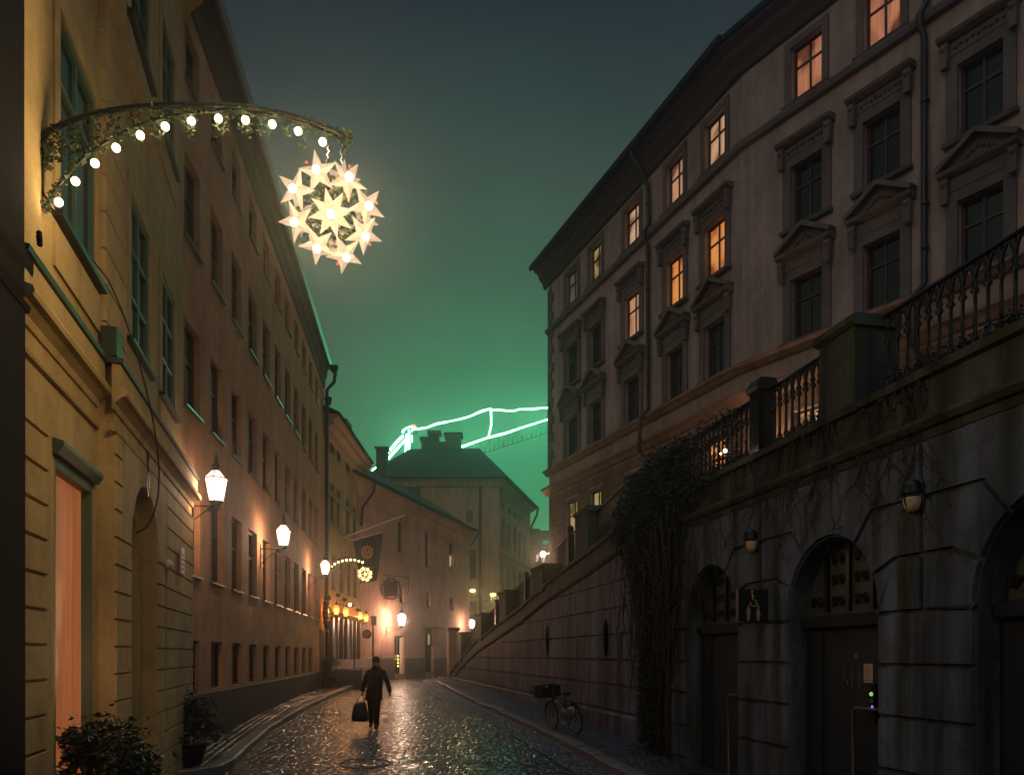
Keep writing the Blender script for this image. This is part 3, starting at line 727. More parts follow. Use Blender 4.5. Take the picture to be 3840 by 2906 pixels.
# ---- pink house closing the street
FP = Fr(-21.72, .2737, 47.0)
t = FP.empty('pink_house', 'plain pink plaster house closing the end of the street under a dark roof', 'house')
X0, X1 = -3.0, FP.sY(66.4)
pw = lambda u: FP.s(u)
ops = [(pw(397.7), pw(402.8), FP.z(402, 551.5), FP.z(398, 520.5), 'glass'), (pw(424.9), pw(429.5), FP.z(429, 566.5), FP.z(425, 531), 'glass'),
       (pw(449), pw(453.6), FP.z(453, 567), FP.z(449, 541), 'cream'),
       (pw(399.2), pw(404.2), FP.z(404, 602), FP.z(399, 586.8), 'glass'), (pw(426.2), pw(430.6), FP.z(430, 606.5), FP.z(426, 591.5), 'glass'), (pw(449.6), pw(454), FP.z(454, 609.5), FP.z(449.6, 596.5), 'glass'),
       (pw(394.4), pw(404), .75, FP.z(394.4, 635), 'D'), (pw(425), pw(433.5), .75, FP.z(425, 628), 'D2')]
facade(t, X0, X1, -.3, 12.3, ops, .22, 'pink', 8)
for i, o in enumerate(ops):
    w_, h_ = o[1] - o[0], o[3] - o[2]; cx = (o[0] + o[1]) / 2
    if o[4] == 'cream':
        wo_ = window(t, cx, o[2], w_, h_, .14, 'darkframe', 'glass', rows=(.5,), cols=2, sill='band', sp=.04)
        m = MB()
        m.box(-w_ / 2 + .08, -.05, .030, .043, .08, h_ * .48); m.box(.05, w_ / 2 - .08, .030, .043, .08, h_ * .48); m.build('lit_pane', 'cream', wo_)
    elif o[4] == 'glass': window(t, cx, o[2], w_, h_, .14, 'darkframe', 'glass', rows=(.5,), cols=2, sill='band', sp=.04)
    elif o[4] == 'D':
        m = MB(); m.box(-w_ / 2, w_ / 2, .20, .25, 0, h_); d = m.build('door', 'door', t, (cx, 0, o[2]))
        m = MB(); m.box(-w_ * .30, w_ * .05, .17, .198, .9, h_ - .3); m.build('pane', 'glass', d)
        m = MB()
        for k in range(4): m.ball((w_ * (-.05), .16, .5 + .22 * k), .06, 6, 5)
        m.build('door_string_light', 'sodium', d).scale = (.5, .5, 1)
        m = MB(); m.box(w_ * .24, w_ * .27, -.06, .15, .0, h_ - .1); m.build('open_leaf', 'pole', d)
    else:
        m = MB(); m.box(-w_ / 2, w_ / 2, .20, .25, 0, h_ - 1.1); m.box(-.03, .03, .16, .2, 0, h_ - 1.1); m.box(-w_ / 2, w_ / 2, .10, .2, h_ - 1.1, h_ - 1.0); m.box(-w_ / 2, w_ / 2, .2, .25, h_ - 1, h_)
        d = m.build('door', 'door', t, (cx, 0, o[2]))
m = MB(); m.sweep([(0, 11.0), (-.08, 11.05), (-.12, 11.3), (-.28, 11.5), (-.30, 11.75), (-.40, 11.95), (-.44, 12.25), (0, 12.3)], X0, X1); m.build('cornice', 'pink', t)
m = MB(); m.sweep([(-.50, 12.30), (-.54, 12.36), (3.6, 15.0), (8.2, 12.4), (8.2, 12.3)], X0 - .2, X1 + .2)
rf = m.build('roof', 'roof', t)
m = MB(); m.sweep([(-.55, 12.22), (-.66, 12.22), (-.69, 12.38), (-.57, 12.38)], X0 - .1, X1 + .3); m.build('gutter', 'roof', t)
m = MB(); m.tube([(X0 + 3.6, -.6, 12.2), (X0 + 3.3, -.6, 11.6), (X0 + 2.6, -.25, 10.6), (X0 + 2.6, -.15, 9.5)], .08, 7); m.tube([(X1 - .2, -.85, 12.2), (X1 - .2, -.5, 11.5), (X1 - .1, -.1, 11.0)], .1, 7); m.build('downpipe', 'pipe', t)
m = MB(); m.sweep([(-.06, -.3), (-.06, 1.75), (-.002, 1.8), (-.002, -.3)], X0, ops[6][0] - .05); m.sweep([(-.06, -.3), (-.06, 1.75), (-.002, 1.8), (-.002, -.3)], ops[6][1] + .05, ops[7][0] - .05); m.sweep([(-.06, -.3), (-.06, 1.75), (-.002, 1.8), (-.002, -.3)], ops[7][1] + .05, X1); m.build('plinth', 'band', t)
cx = (ops[7][0] + ops[7][1]) / 2
m = MB(); m.sweep([(0, ops[7][3] + .15), (-.75, ops[7][3] + .02), (-.8, ops[7][3] + .08), (-.8, ops[7][3] + .14), (0, ops[7][3] + .32)], cx - .95, cx + .95); m.build('door_canopy', 'zinc', t)
# lit number sign over that door
q = FP.W(pw(428.6), .05, FP.z(428.6, 639)); sgn = thing('lit_number_sign', 'small backlit number sign glowing over the door of the pink house', 'sign', q, FP.rz)
m = MB(); m.box(-.24, .24, -.05, .05, -.40, .40); m.build('sign_box', 'iron', sgn)
m = MB()
for z in (-.17, .17): m.tube([(.12 * math.cos(a), -.06, z + .15 * math.sin(a)) for a in [i * math.pi / 7 for i in range(14)]], .045, 6, closed=True)
m.build('number', 'lemon', sgn)

def reparent(P, root):
    M0 = Matrix.Translation(P.location) @ P.rotation_euler.to_matrix().to_4x4()
    for ch in list(P.children):
        ch.location = M0 @ ch.location; ch.rotation_euler = (0, 0, P.rotation_euler.z + ch.rotation_euler.z); ch.parent = root
# ---- tall grey house behind, big hipped roof
FG = Fr(-1.14 * 1.0 - .22 * 80 - .35, .22, 80.0)
g0 = Vector(((499 - 512) / F * 80, 80, 0))
tG = thing('grey_house', 'tall grey house with big dark hipped roof and chimneys standing behind the pink house', 'house', g0, 0)
rzR = math.atan2(1, .2197); n_ = math.hypot(1, .2197)
LR = (96 - 80) * n_
ez = zv(478, 80)
# right flank (own frame, part of the same thing)
def flank(pt_, rz, L, ops, mat, z1, depth, parent):
    e = facade(parent, 0, L, 0, z1, ops, .15, mat, depth); e.rotation_euler = (0, 0, rz); return e
uR = lambda u: ((-1.306 - .2197 * 80) / ((u - 512) / F - .2197) - 80) * n_
ops = []
for i, (a, b) in enumerate([(501.5, 504.8), (507.8, 510.8), (513.8, 516.6), (519, 521.4), (523.6, 525.8)]):
    xa_, xb_ = uR(a), uR(b); 
    ops.append((xa_, xb_, 13.0, 16.0)); ops.append((xa_ - .1, xb_ - .1, 7.6, 11.4)); ops.append((xa_, xb_, 16.9, 17.7))
fl = flank(g0, rzR, LR, ops, 'grey', ez, 10, tG)
fl.name = 'flank_wall'
for o in ops: 
    wnd = window(fl, (o[0] + o[1]) / 2, o[2], o[1] - o[0], o[3] - o[2], .12, 'greyframe', 'glass', rows=(.66,) if o[3] - o[2] > 1 else ())
m = MB()
for z in (12.2, 6.6): m.sweep([(0, z), (-.2, z + .05), (-.2, z + .35), (0, z + .4)], 0, LR)
m.sweep([(0, ez - .5), (-.6, ez - .15), (-.6, ez), (0, ez)], -.5, LR + .5); m.build('string_course', 'grey', fl)
reparent(fl, tG)
# front
fx = lambda u: (u - 499) / F * 80
ops = [(fx(438), fx(443), 14.9, 16.5), (fx(466), fx(471.5), 15.3, 16.6), (fx(410), fx(416), 14.9, 16.0), (fx(452), fx(478), 4.0, 4.01), (fx(463.5), fx(476.5), 8.7, 11.9), (fx(470), fx(478), 3.0, 6.6), (fx(425), fx(446), 10.6, 13.2)]
ops = [(-6.2, -5.2, 15.2, 16.4), (-3.3, -2.6, 15.3, 16.5), (-9.0, -8.3, 15.0, 16.0), (-7.6, -5.2, 10.6, 13.6), (-3.45, -2.3, 9.6, 12.6), (-3.3, -2.1, 3.8, 7.4)]
fr_ = facade(tG, -13, -.0, 0, ez, ops, .15, 'grey', 10, name='front_wall')
for o in ops: window(fr_, (o[0] + o[1]) / 2, o[2], o[1] - o[0], o[3] - o[2], .12, 'greyframe', 'glass', rows=(.66,) if o[3] - o[2] > 2 else ())
reparent(fr_, tG)
m = MB(); m.box(-1.6, -.0, -.08, -.002, 0, ez - .6)
for z in (12.2, 8.2): m.box(-1.75, .1, -.2, -.082, z, z + .3)
m.build('corner_pilaster', 'grey', tG)
m = MB(); m.tube([(-1.9, -.15, 0), (-1.9, -.15, ez - .2)], .13, 8); m.build('downpipe', 'pipe', tG)
m = MB(); m.sweep([(0, ez - .9), (-.25, ez - .8), (-.3, ez - .4), (-.6, ez - .2), (-.6, ez), (0, ez)], -13, .5); m.build('cornice', 'grey', tG)
# roof: hip
rz_ = zv(449, 86); e2 = Vector((.2197, 1, 0)).normalized() * (LR + .8)
V = [(-13.5, -.9, ez + .02), (.9, -.9, ez + .02), (.9 + e2.x, -.9 + e2.y, ez + .02), (-13.5, 12, ez + .02), (-9.6, 5, rz_ - .2), (-2.2, 5.5, rz_), (.2, 14, rz_ - 1), (-9.5, 8, rz_ - .2)]
V2 = [(-13.5, -.9, ez - .15), (.9, -.9, ez - .15), (.9 + e2.x, -.9 + e2.y, ez - .15), (-13.5, 12, ez - .15)]
m = MB(); m.add(V + V2, [(0, 1, 5, 4), (1, 2, 6, 5), (4, 5, 6, 7), (0, 4, 7, 3), (3, 7, 6, 2), (0, 8, 9, 1), (1, 9, 10, 2), (8, 9, 10, 11)])
rf = m.build('roof', 'roof', tG)
def chim(cx, cy, w_, z0, z1, par):
    m = MB(); m.box(cx - w_ / 2, cx + w_ / 2, cy - .6, cy + .6, z0, z1 - .35); m.box(cx - w_ / 2 - .18, cx + w_ / 2 + .18, cy - .75, cy + .75, z1 - .35, z1); m.build('chimney', 'soffit', par)
def chz(v): return zv(v, 86)
cxx = lambda u: (u - 512) / F * 86 - g0.x
chim(cxx(425.8), 6, 7.5 / F * 86, 19, chz(438), rf); chim(cxx(434.5), 6.2, 10 / F * 86, 19, chz(431), rf); chim(cxx(453.5), 6, 15.5 / F * 86, 19, chz(433.5), rf)
m = MB(); m.box(cxx(440), cxx(460), 5.2, 6.8, rz_ - .6, chz(443)); m.build('chimney_base', 'soffit', rf)
# gutter hook at the far corner
ce = Vector((.2197, 1, 0)).normalized() * LR
m = MB(); m.tube([(ce.x + .9, ce.y - .3, ez), (ce.x + .8, ce.y - .3, ez - .9), (ce.x + .1, ce.y - .5, ez - 2.3), (ce.x + .05, ce.y - .5, ez - 3)], .14, 7); m.build('downpipe', 'pipe', tG)

# ---- low dark roof with the tall chimney, left of the grey house
tL = thing('chimney_house', 'low dark roofed house with one tall chimney seen over the pink house', 'house', (-13.4, 70, 0))
m = MB(); m.box(-5, 4.5, 0, 8, 0, 14.6); m.build('wall', 'grey', tL)
m = MB(); m.sweep([(-.6, 14.6), (4, 17.6), (8.6, 14.6)], -5.5, 4.8); rf = m.build('roof', 'roof', tL)
cx = (382.5 - 512) / F * 73 + 13.4; w_ = 10.5 / F * 73
m = MB(); m.box(cx - w_ / 2, cx + w_ / 2, 2.4, 3.6, 14.5, zv(449.5, 73)); m.box(cx - w_ / 2 - .12, cx + w_ / 2 + .12, 2.25, 3.75, zv(449.5, 73), zv(447.8, 73)); m.build('chimney', 'soffit', rf)
# small gable dormer edge
# ---- distant block with green lit windows, and the low house under it
tD = thing('distant_block', 'far dark block with green glowing window strip in the gap left of the tall house', 'building', (5.52, 115, 0))
m = MB(); m.box(-6, 6, 0, 8, 0, zv(530, 115)); m.box(-4.5, -1.5, 1, 4, zv(530, 115), zv(527, 115)); m.build('wall', 'soffit', tD)
m = MB()
for x in (-1.2, .0, 1.3, 2.6): m.box(x, x + 1.0, -.06, -.01, zv(544, 115), zv(540, 115)); m.box(x + .2, x + .9, -.06, -.01, zv(548, 115), zv(545, 115))
m.box(-5.6, -5.2, -.06, -.01, zv(535, 115), zv(533.5, 115)); m.build('window_strip', 'greenroom', tD)
tD = thing('low_house', 'low brown house with one bright window in the gap beside the tall house', 'house', (3.6, 105, 0))
m = MB(); m.box(-3.5, 6, 0, 8, 0, zv(549, 105)); m.build('wall', 'grey', tD)
m = MB(); m.sweep([(-.4, zv(549, 105)), (4, zv(549, 105) + 1.2), (8.4, zv(549, 105))], -3.8, 6.3); m.build('roof', 'roof', tD)
m = MB(); c_ = (540.5 - 512) / F * 105 - 3.6; m.box(c_ - .55, c_ + .55, -.06, -.01, zv(561, 105), zv(554, 105)); wn = m.build('window', 'whiteroom', tD)
m = MB(); m.tube([(c_ - .1, -.2, zv(561, 105)), (c_ - .1, -.2, zv(556.5, 105))], [.28, .05], 8); m.build('lamp_silhouette', 'iron', wn)

# ================================================================== RIGHT SIDE
# ---- tall stucco house (two straight stretches with a slight bend)
FF_ = Fr(18.05, -.375, 42.8, right=True)     # far stretch, s grows towards the camera
FN = Fr(25.34, -.643, 27.2, right=True)
RB = thing('tall_stucco_house', 'tall beige stucco house with pedimented windows, some lit, above the retaining wall', 'house', FF_.O, 0)
def rbframe(fr, nm):
    e = bpy.data.objects.new(nm, None); return e
ZB = -.0; ZT = 22.7
Lf = FF_.sY(27.2); Ln = FN.sY(15.0)
def rel(fr): return fr.O - RB.location
def put(o, fr): o.location = rel(fr); o.rotation_euler = (0, 0, fr.rz); return o
colsF = [(565.7, 578.7), (590, 602), (625, 640), (667, 684), (705, 726)]
colsN = [(791.6, 823), (864.8, 900.4), (960.6, 1002)]
lit = {(0, 3): 'dimpane', (1, 3): 'lemon', (2, 3): 'cream', (3, 3): 'peach', (4, 3): 'cream', (2, 2): 'peach', (3, 2): 'amber', (4, 2): 'amber', (5, 3): 'pinkpane', (6, 3): 'pinkpane',
       (0, 0): 'lemon', (1, 0): 'lemon', (4, 0): 'amber', (5, 0): 'cream'}
rowz = [(7.6, 9.75), (11.98, 13.95), (15.6, 17.55), (19.55, 21.35)]
def stretch(fr, cols, k0, L, nm):
    ops = []
    for k, (a, b) in enumerate(cols):
        xa_, xb_ = fr.s(a), fr.s(b); cx = (xa_ + xb_) / 2; w_ = abs(xb_ - xa_)
        w_ = min(max(w_, 1.15), 1.45)
        for r, (za, zb) in enumerate(rowz):
            ops.append((cx - w_ / 2, cx + w_ / 2, za, zb, r, k + k0))
    x0 = 0.0
    P = facade(RB, x0, L, ZB, ZT, ops, .22, 'stucco', 9, name='wall'); put(P, fr)
    for o in ops:
        trim = MB(); ped = MB()
        r, k = o[4], o[5]; w_ = o[1] - o[0]; h_ = o[3] - o[2]; cx = (o[0] + o[1]) / 2
        wd = window(P, cx, o[2], w_, h_, .16, 'darkframe', lit.get((k, r), 'glass'), rows=(.66,), cols=2, bar=.07, fr=.08)
        back = (-cx, -.16, -o[2])
        if r == 0: surround(trim, cx, o[2], w_, h_, .1, .05); trim.build('surround', 'trim', wd, back); continue
        b = .30 if r < 3 else .22
        surround(trim, cx, o[2], w_, h_, b, .07)
        trim.sweep([(0, o[2] - .14), (-.16, o[2] - .12), (-.2, o[2] - .02), (0, o[2])], cx - w_ / 2 - b - .06, cx + w_ / 2 + b + .06)
        top = o[3] + b
        if r in (1, 2):
            ww = w_ / 2 + b
            ped.box(cx - ww, cx + ww, -.09, -.002, top + .002, top + .34)          # frieze
            ped.sweep([(-.002, top + .34), (-.14, top + .36), (-.30, top + .44), (-.34, top + .52), (-.002, top + .56)], cx - ww - .14, cx + ww + .14)
            for s_ in (-1, 1):   # scroll brackets
                bx = cx + s_ * (ww - .02)
                ped.prism([(bx - .09, top - .30), (bx + .09, top - .30), (bx + .11, top + .34), (bx - .11, top + .34)], -.24, -.092)
                ped.ball((bx, -.22, top + .22), .10, 7, 5)
            if r == 1:
                a_ = top + .56; hw = ww + .16
                ped.prism([(cx - hw, a_ + .002), (cx + hw, a_ + .002), (cx, a_ + .62)], -.12, -.002)
                for s_ in (-1, 1):
                    p0 = (cx + s_ * hw, a_ + .02); p1 = (cx, a_ + .62)
                    ped.obox((p0[0], -.2, p0[1] + .02), (p1[0], -.2, p1[1] + .04), .30, .13)
                for q_ in range(7): ped.ball((cx + (q_ - 3) * .12, -.15, a_ + .12 + .06 * (3 - abs(q_ - 3))), .055, 6, 4)
            else:
                for q_ in range(9): ped.ball((cx + (q_ - 4) * .15, -.12, top + .17 + .03 * (q_ % 2)), .05, 6, 4)
        trim.build('surround', 'trim', wd, back)
        if ped.v: ped.build('hood', 'trim', wd, back)
    m = MB()
    m.sweep([(0, 19.18), (-.16, 19.22), (-.2, 19.36), (-.2, 19.42), (0, 19.5)], x0 - .15, L)
    m.build('sill_course', 'trim', P)
    m = MB()
    m.sweep([(0, 11.55), (-.12, 11.6), (-.22, 11.72), (-.30, 11.78), (-.30, 11.86), (0, 11.9)], x0 - .25, L)
    m.sweep([(0, 10.5), (-.10, 10.52), (-.22, 10.68), (-.36, 10.78), (-.36, 10.90), (0, 10.98)], x0 - .3, L)
    m.build('string_course', 'band', P)
    # eaves
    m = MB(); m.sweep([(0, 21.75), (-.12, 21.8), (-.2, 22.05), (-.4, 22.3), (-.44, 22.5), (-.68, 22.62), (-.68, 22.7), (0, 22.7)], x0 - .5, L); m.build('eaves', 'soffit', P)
    m = MB(); m.sweep([(-.72, 22.71), (-.78, 22.74), (-.80, 22.9), (4.5, 25.5), (9, 22.9), (9, 22.71)], x0 - .5, L); m.build('roof', 'roof', P)
    # ashlar ground floor
    Pp = []; z = 6.2; i = 0
    gops = [o for o in ops if o[4] == 0]
    while z < 10.4:
        zt_ = min(z + .42, 10.48); x = x0 + .0 - (.35 if i % 2 else 0); edges = []
        while x < L:
            a, b = max(x, x0), min(x + .85, L); x += .85
            if b - a < .1: continue
            segs = [(a, b)]
            for o in gops:
                if o[2] - .1 < zt_ and o[3] + .1 > z:
                    ns = []
                    for (p, q) in segs:
                        l, r_ = o[0] - .1, o[1] + .1
                        if q <= l or p >= r_: ns.append((p, q))
                        else:
                            if p < l: ns.append((p, l))
                            if q > r_: ns.append((r_, q))
                    segs = ns
            for (p, q) in segs:
                if q - p > .06: Pp.append([(p, z), (q, z), (q, zt_), (p, zt_)])
        z = zt_; i += 1
    blocks(P, Pp, 'ashlar', 'ashlar', .012, .02, flat=-.004)
    return P
PF = stretch(FF_, colsF, 0, Lf, 'far'); PN = stretch(FN, colsN, 5, Ln, 'near')
# quoins at the far corner
Pp = []; z = 11.95; i = 0
while z < 21.6:
    w_ = .62 if i % 2 else .38; Pp.append([(0.0, z), (w_, z), (w_, z + .46), (0.0, z + .46)]); z += .46; i += 1
blocks(PF, Pp, 'quoins', 'trim', .01, .07, flat=-.003)
m = MB(); z = 11.95; i = 0
while z < 21.6:
    m.box(-.09, -.002, -.06, .4, z + .02, z + .44); z += .46
m.build('quoin_returns', 'trim', PF)
# downpipes
def pipe(P, x, z0=10.0):
    m = MB(); m.tube([(x, -.85, 22.65), (x, -.78, 22.4), (x + .15, -.5, 21.9), (x + .2, -.16, 21.2), (x + .2, -.14, 19.7), (x + .1, -.30, 19.35), (x + .1, -.30, 19.1), (x + .15, -.15, 18.8), (x + .15, -.15, 12.1), (x, -.42, 11.7), (x, -.46, 10.4), (x + .1, -.16, 10.0), (x + .1, -.16, 5)], .085, 8)
    for z in (20.5, 17, 14.2, 13): m.lathe([(.11, 0), (.11, .08)], (x + .17, -.15, z), 9)
    m.build('downpipe', 'pipe', P)
pipe(PF, FF_.s(649)); pipe(PN, FN.s(922))
reparent(PN, RB)
m = MB(); m.sweep([(-.81, 22.72), (-.92, 22.72), (-.95, 22.92), (-.83, 22.92)], -.6, Lf); m.build('gutter', 'roof', PF)
reparent(PF, RB)

# ---- retaining wall
sW = FRW.sY
wu = lambda u: FRW.s(u)
tW = FRW.empty('retaining_wall', 'long dark granite retaining wall with arched doorways rising along the right side of the street', 'wall')
Zj = [-.9, .14, .72, 1.31, 1.88, 2.46, 3.05, 3.64, 4.24]
sEnd, sN0 = sW(48.3), sW(3.5)
arcC = [(wu(690) + wu(738)) / 2, (wu(789.8) + wu(880.1)) / 2]; arcC.append(2 * arcC[1] - arcC[0]); arcC.append(2 * arcC[2] - arcC[1])
ar_ = .95; asz = 2.46; H = (arcC[1] - arcC[0]) / 2
Y_of_s = lambda s: FRW.Y0 - s / FRW.n
topz = lambda s: zc(Y_of_s(s))
sA = arcC[0] - H      # left end of the arcade
P = []
# plain part: long courses cut by the ramp
joints = {.14: [], .72: [], 1.31: [], 1.88: [], 2.46: [], 3.05: [], 3.64: []}
def course(x0, x1, za, zb):
    n = max(1, int((x1 - x0) / .5)); bot = []; top = []
    for i in range(n + 1):
        s = x0 + (x1 - x0) * i / n; t_ = min(zb, topz(s) - .62)
        if t_ > za + .03: bot.append((s, za)); top.append((s, t_))
    if len(bot) >= 2: P.append(bot + top[::-1])
rg = random.Random(11)
for za, zb in zip(Zj, Zj[1:]):
    x = sEnd
    while x < sA - .01:
        L = rg.choice([3.4, 5.2, 6.6, 7.4]); x2 = min(x + L, sA)
        if sA - x2 < 1: x2 = sA
        course(x, x2, za, zb); x = x2
# arcade
for c_ in arcC:
    l, r_ = c_ - H, c_ + H
    for za, zb in zip(Zj[:5], Zj[1:6]):
        if c_ == arcC[0]: P.append(rect(l, c_ - ar_, za, zb))
        P.append(rect(c_ + ar_, c_ + 2 * H - ar_, za, zb))
    a1, a2 = 26, 56
    p1 = lambda a: (ar_ * math.cos(math.radians(a)), asz + ar_ * 1.06 * math.sin(math.radians(a)))
    def arcm(aa, bb, n=8): return [p1(aa + (bb - aa) * i / n) for i in range(n + 1)]
    q1 = (1.24, 3.05); q2 = (.84, 3.64)
    for sg in (1, -1):
        f = lambda pts: [(c_ + sg * x, z) for x, z in pts][::sg]
        P.append(f([(ar_, asz), (H, asz), (H, 3.05), q1] + arcm(a1, 0)))
        P.append(f([q1, (H, 3.05), (H, 3.64), q2] + arcm(a2, a1)))
    P.append([(l, 3.64), (c_ - q2[0], 3.64)] + [(c_ - x, z) for x, z in arcm(a2, 90)] + [(c_ + x, z) for x, z in arcm(90, a2)][1:] + [(c_ + q2[0], 3.64), (r_, 3.64), (r_, 4.24), (l, 4.24)])
blocks(tW, P, 'wall', 'granite', .022, .045, flat=0)
# sloping band and parapet following the ramp
m = MB(); n = 90; V = []
for i in range(n + 1):
    s = sEnd + (sN0 - sEnd) * i / n; z = topz(s)
    V.append((s, z))
def ribbon(prof, mat, name):
    m = MB(); k = len(prof)
    for s, z in V: m.v += [(s, y, z + dz) for y, dz in prof]
    for i in range(n):
        for j in range(k): m.f.append((i * k + j, i * k + (j + 1) % k, (i + 1) * k + (j + 1) % k, (i + 1) * k + j)); m.sm.append(False)
    m.f.append(tuple(range(k))); m.sm.append(False); m.f.append(tuple(n * k + j for j in range(k))[::-1]); m.sm.append(False)
    return m.build(name, mat, tW)
ribbon([(.0, -.62), (-.06, -.60), (-.10, -.54), (-.10, -.50), (-.03, -.47), (-.03, -.10), (-.10, -.08), (-.12, .0), (.45, .0), (.45, -.62)], 'granite_top', 'parapet')
# backing so that nothing is paper thin
m = MB(); m.box(sEnd, sA, .02, .5, -.9, .9)
for i in range(n):
    a, b = V[i], V[i + 1]
    z = min(a[1], b[1]) - .63
    if z > 4.0: continue
    if z > .95: m.box(a[0], b[0] - .001, .02, .5, .9, z)
m.box(sW(19.0), sA, .02, .5, .9, 4.2)
m.build('core', 'granite', tW)
m = MB()   # field between 4.24 and the parapet
m.box(sW(21.0), sN0, -.012, .4, 4.245, 4.34)
for a, b in zip(arcC, arcC[1:]): pass
m.build('upper_band', 'granite_top', tW)
# doorways
def scroll(m, x, z, r, sg, y):
    pts = []
    for i in range(22):
        a = i / 21 * 3.6 * math.pi; rr = r * (1 - i / 26)
        pts.append((x + sg * (r - rr * math.cos(a)) , y, z + rr * math.sin(a)))
    m.tube(pts, .012, 4)
RV = .28
for k, c_ in enumerate(arcC):
    prof = [(c_ - ar_, -.9), (c_ - ar_, asz)] + [(c_ - x, z) for x, z in [(ar_ * math.cos(math.radians(a)), asz + ar_ * 1.06 * math.sin(math.radians(a))) for a in range(0, 91, 6)]] + \
           [(c_ + x, z) for x, z in [(ar_ * math.cos(math.radians(a)), asz + ar_ * 1.06 * math.sin(math.radians(a))) for a in range(84, -1, -6)]] + [(c_ + ar_, -.9)]
    reveal(tW, prof, 0, RV + .02, 'granite', 'doorway_reveal')
    d = MB().prism([(x, max(z, asz + .06)) for x, z in prof[1:-1]], RV, RV + .04).build('fanlight', 'tymp', tW)
    m = MB()
    for j in range(1, 4): 
        x = c_ - ar_ + j * ar_ / 2; m.box(x - .035, x + .035, RV - .05, RV - .001, asz + .1, asz + 1.0 * math.sqrt(max(.05, 1 - ((x - c_) / ar_) ** 2)))
    m.build('mullions', 'iron', d)
    m = MB()
    for j in range(4):
        xm = c_ - ar_ + (j + .5) * ar_ / 2
        hh = 1.0 * math.sqrt(max(.05, 1 - ((abs(xm - c_) + .17) / ar_) ** 2)) if abs(xm - c_) + .17 < ar_ else .15
        z = asz + .14
        while z + .2 < asz + hh:
            for sg in (1, -1): scroll(m, xm, z + .09, .075, sg, RV - .02)
            z += .27
    if m.v: m.build('scrollwork', 'iron', d)
    m = MB(); m.sweep([(RV, asz - .12), (RV - .12, asz - .1), (RV - .14, asz + .02), (RV, asz + .06)], c_ - ar_, c_ + ar_); m.build('transom', 'door', tW)
    m = MB(); m.box(c_ - ar_, c_ - .58, RV - .03, RV + .04, -.6, asz - .125); m.box(c_ + .80, c_ + ar_, RV - .03, RV + .04, -.6, asz - .125)
    m.build('door_frame', 'door', tW)
    dl = MB().box(c_ - .575, c_ + .795, RV + .0, RV + .05, -.6, asz - .13).build('door', 'door', tW)
    m = MB(); hx = c_ + .18 if k == 1 else c_ + .2
    zt_ = 1.35; m.tube([(hx + .42, RV - .01, zt_), (hx + .42, RV - .08, zt_), (hx + .06, RV - .09, zt_), (hx, RV - .09, zt_ - .05), (hx, RV - .09, .05), (hx + .06, RV - .09, 0), (hx + .3, RV - .02, 0)], .02, 7); m.build('handle', 'brass', dl)
    m = MB(); m.box(c_ - .2, c_ + .3, RV - .006, RV - .002, .55, .56); m.build('kick_strip', 'iron', dl)
    if k == 1:
        m = MB(); y0, y1 = RV - .006, RV - .001
        def man(x, z, s, m, y0, y1, skirt=False):
            m.prism(arcpts(x, z + .43 * s, .035 * s, 0, 345, 14), y0, y1)
            if skirt: m.prism([(x - .035 * s, z + .38 * s), (x + .035 * s, z + .38 * s), (x + .075 * s, z + .14 * s), (x - .075 * s, z + .14 * s)], y0, y1)
            else: m.prism([(x - .06 * s, z + .38 * s), (x + .06 * s, z + .38 * s), (x + .055 * s, z + .18 * s), (x - .055 * s, z + .18 * s)], y0, y1)
            m.prism([(x - .045 * s, z + .178 * s if not skirt else z + .138 * s), (x - .006 * s, z + .178 * s if not skirt else z + .138 * s), (x - .008 * s, z), (x - .04 * s, z)], y0, y1)
            m.prism([(x + .006 * s, z + .178 * s if not skirt else z + .138 * s), (x + .045 * s, z + .178 * s if not skirt else z + .138 * s), (x + .04 * s, z), (x + .008 * s, z)], y0, y1)
        def wheel(x, z, s, m, y):
            m.tube([(x + .095 * s * math.cos(a), y, z + .1 * s + .095 * s * math.sin(a)) for a in [math.radians(i) for i in range(-200, 30, 12)]], .016 * s, 5)
            m.ball((x - .035 * s, y, z + .43 * s), .036 * s, 8, 6, (1, .3, 1))
            m.tube([(x - .035 * s, y, z + .37 * s), (x - .02 * s, y, z + .19 * s), (x + .07 * s, y, z + .19 * s), (x + .11 * s, y, z + .06 * s), (x + .15 * s, y, z + .05 * s)], .02 * s, 5)
            m.tube([(x - .03 * s, y, z + .29 * s), (x + .05 * s, y, z + .29 * s)], .014 * s, 5)
        man(c_ + .04, 1.58, .55, m, y0, y1); man(c_ + .18, 1.58, .55, m, y0, y1, True); wheel(c_ - .12, 1.58, .55, m, RV - .004)
        m.build('door_pictogram', 'faint', dl)
        m = MB(); m.box(c_ + .27, c_ + .44, RV - .008, RV - .002, 1.66, 1.89); pp = FRW.empty('paper_notice', 'sheet of printed white paper taped to the middle door', 'notice'); m.build('sheet', 'paper', pp)
        m = MB()
        for q_ in range(9): m.box(c_ + .29, c_ + .42 - .03 * (q_ % 3), RV - .0095, RV - .0085, 1.685 + .021 * q_, 1.691 + .021 * q_)
        m.build('notice_lines', 'trim', pp)
        e = FRW.empty('pay_terminal', 'small black coin terminal with green and blue lights beside the middle door', 'terminal'); e.location = FRW.W(c_ + .52, RV - .045, 1.43)
        m = MB(); m.box(-.055, .055, -.03, .03, -.24, .22); m.box(-.045, .045, -.034, -.0305, -.02, .16); m.build('case', 'iron', e)
        m = MB(); m.ball((-.0, -.034, .10), .026, 8, 5); m.build('green_light', 'lime', e)
        m = MB(); m.ball((.01, -.032, -.05), .014, 6, 4); m.build('blue_light', 'blue', e)
        m = MB(); m.box(-.03, .03, -.037, -.0345, .01, .02); m.box(-.03, .03, -.037, -.0345, .03, .035); m.build('slot', 'milk', e)
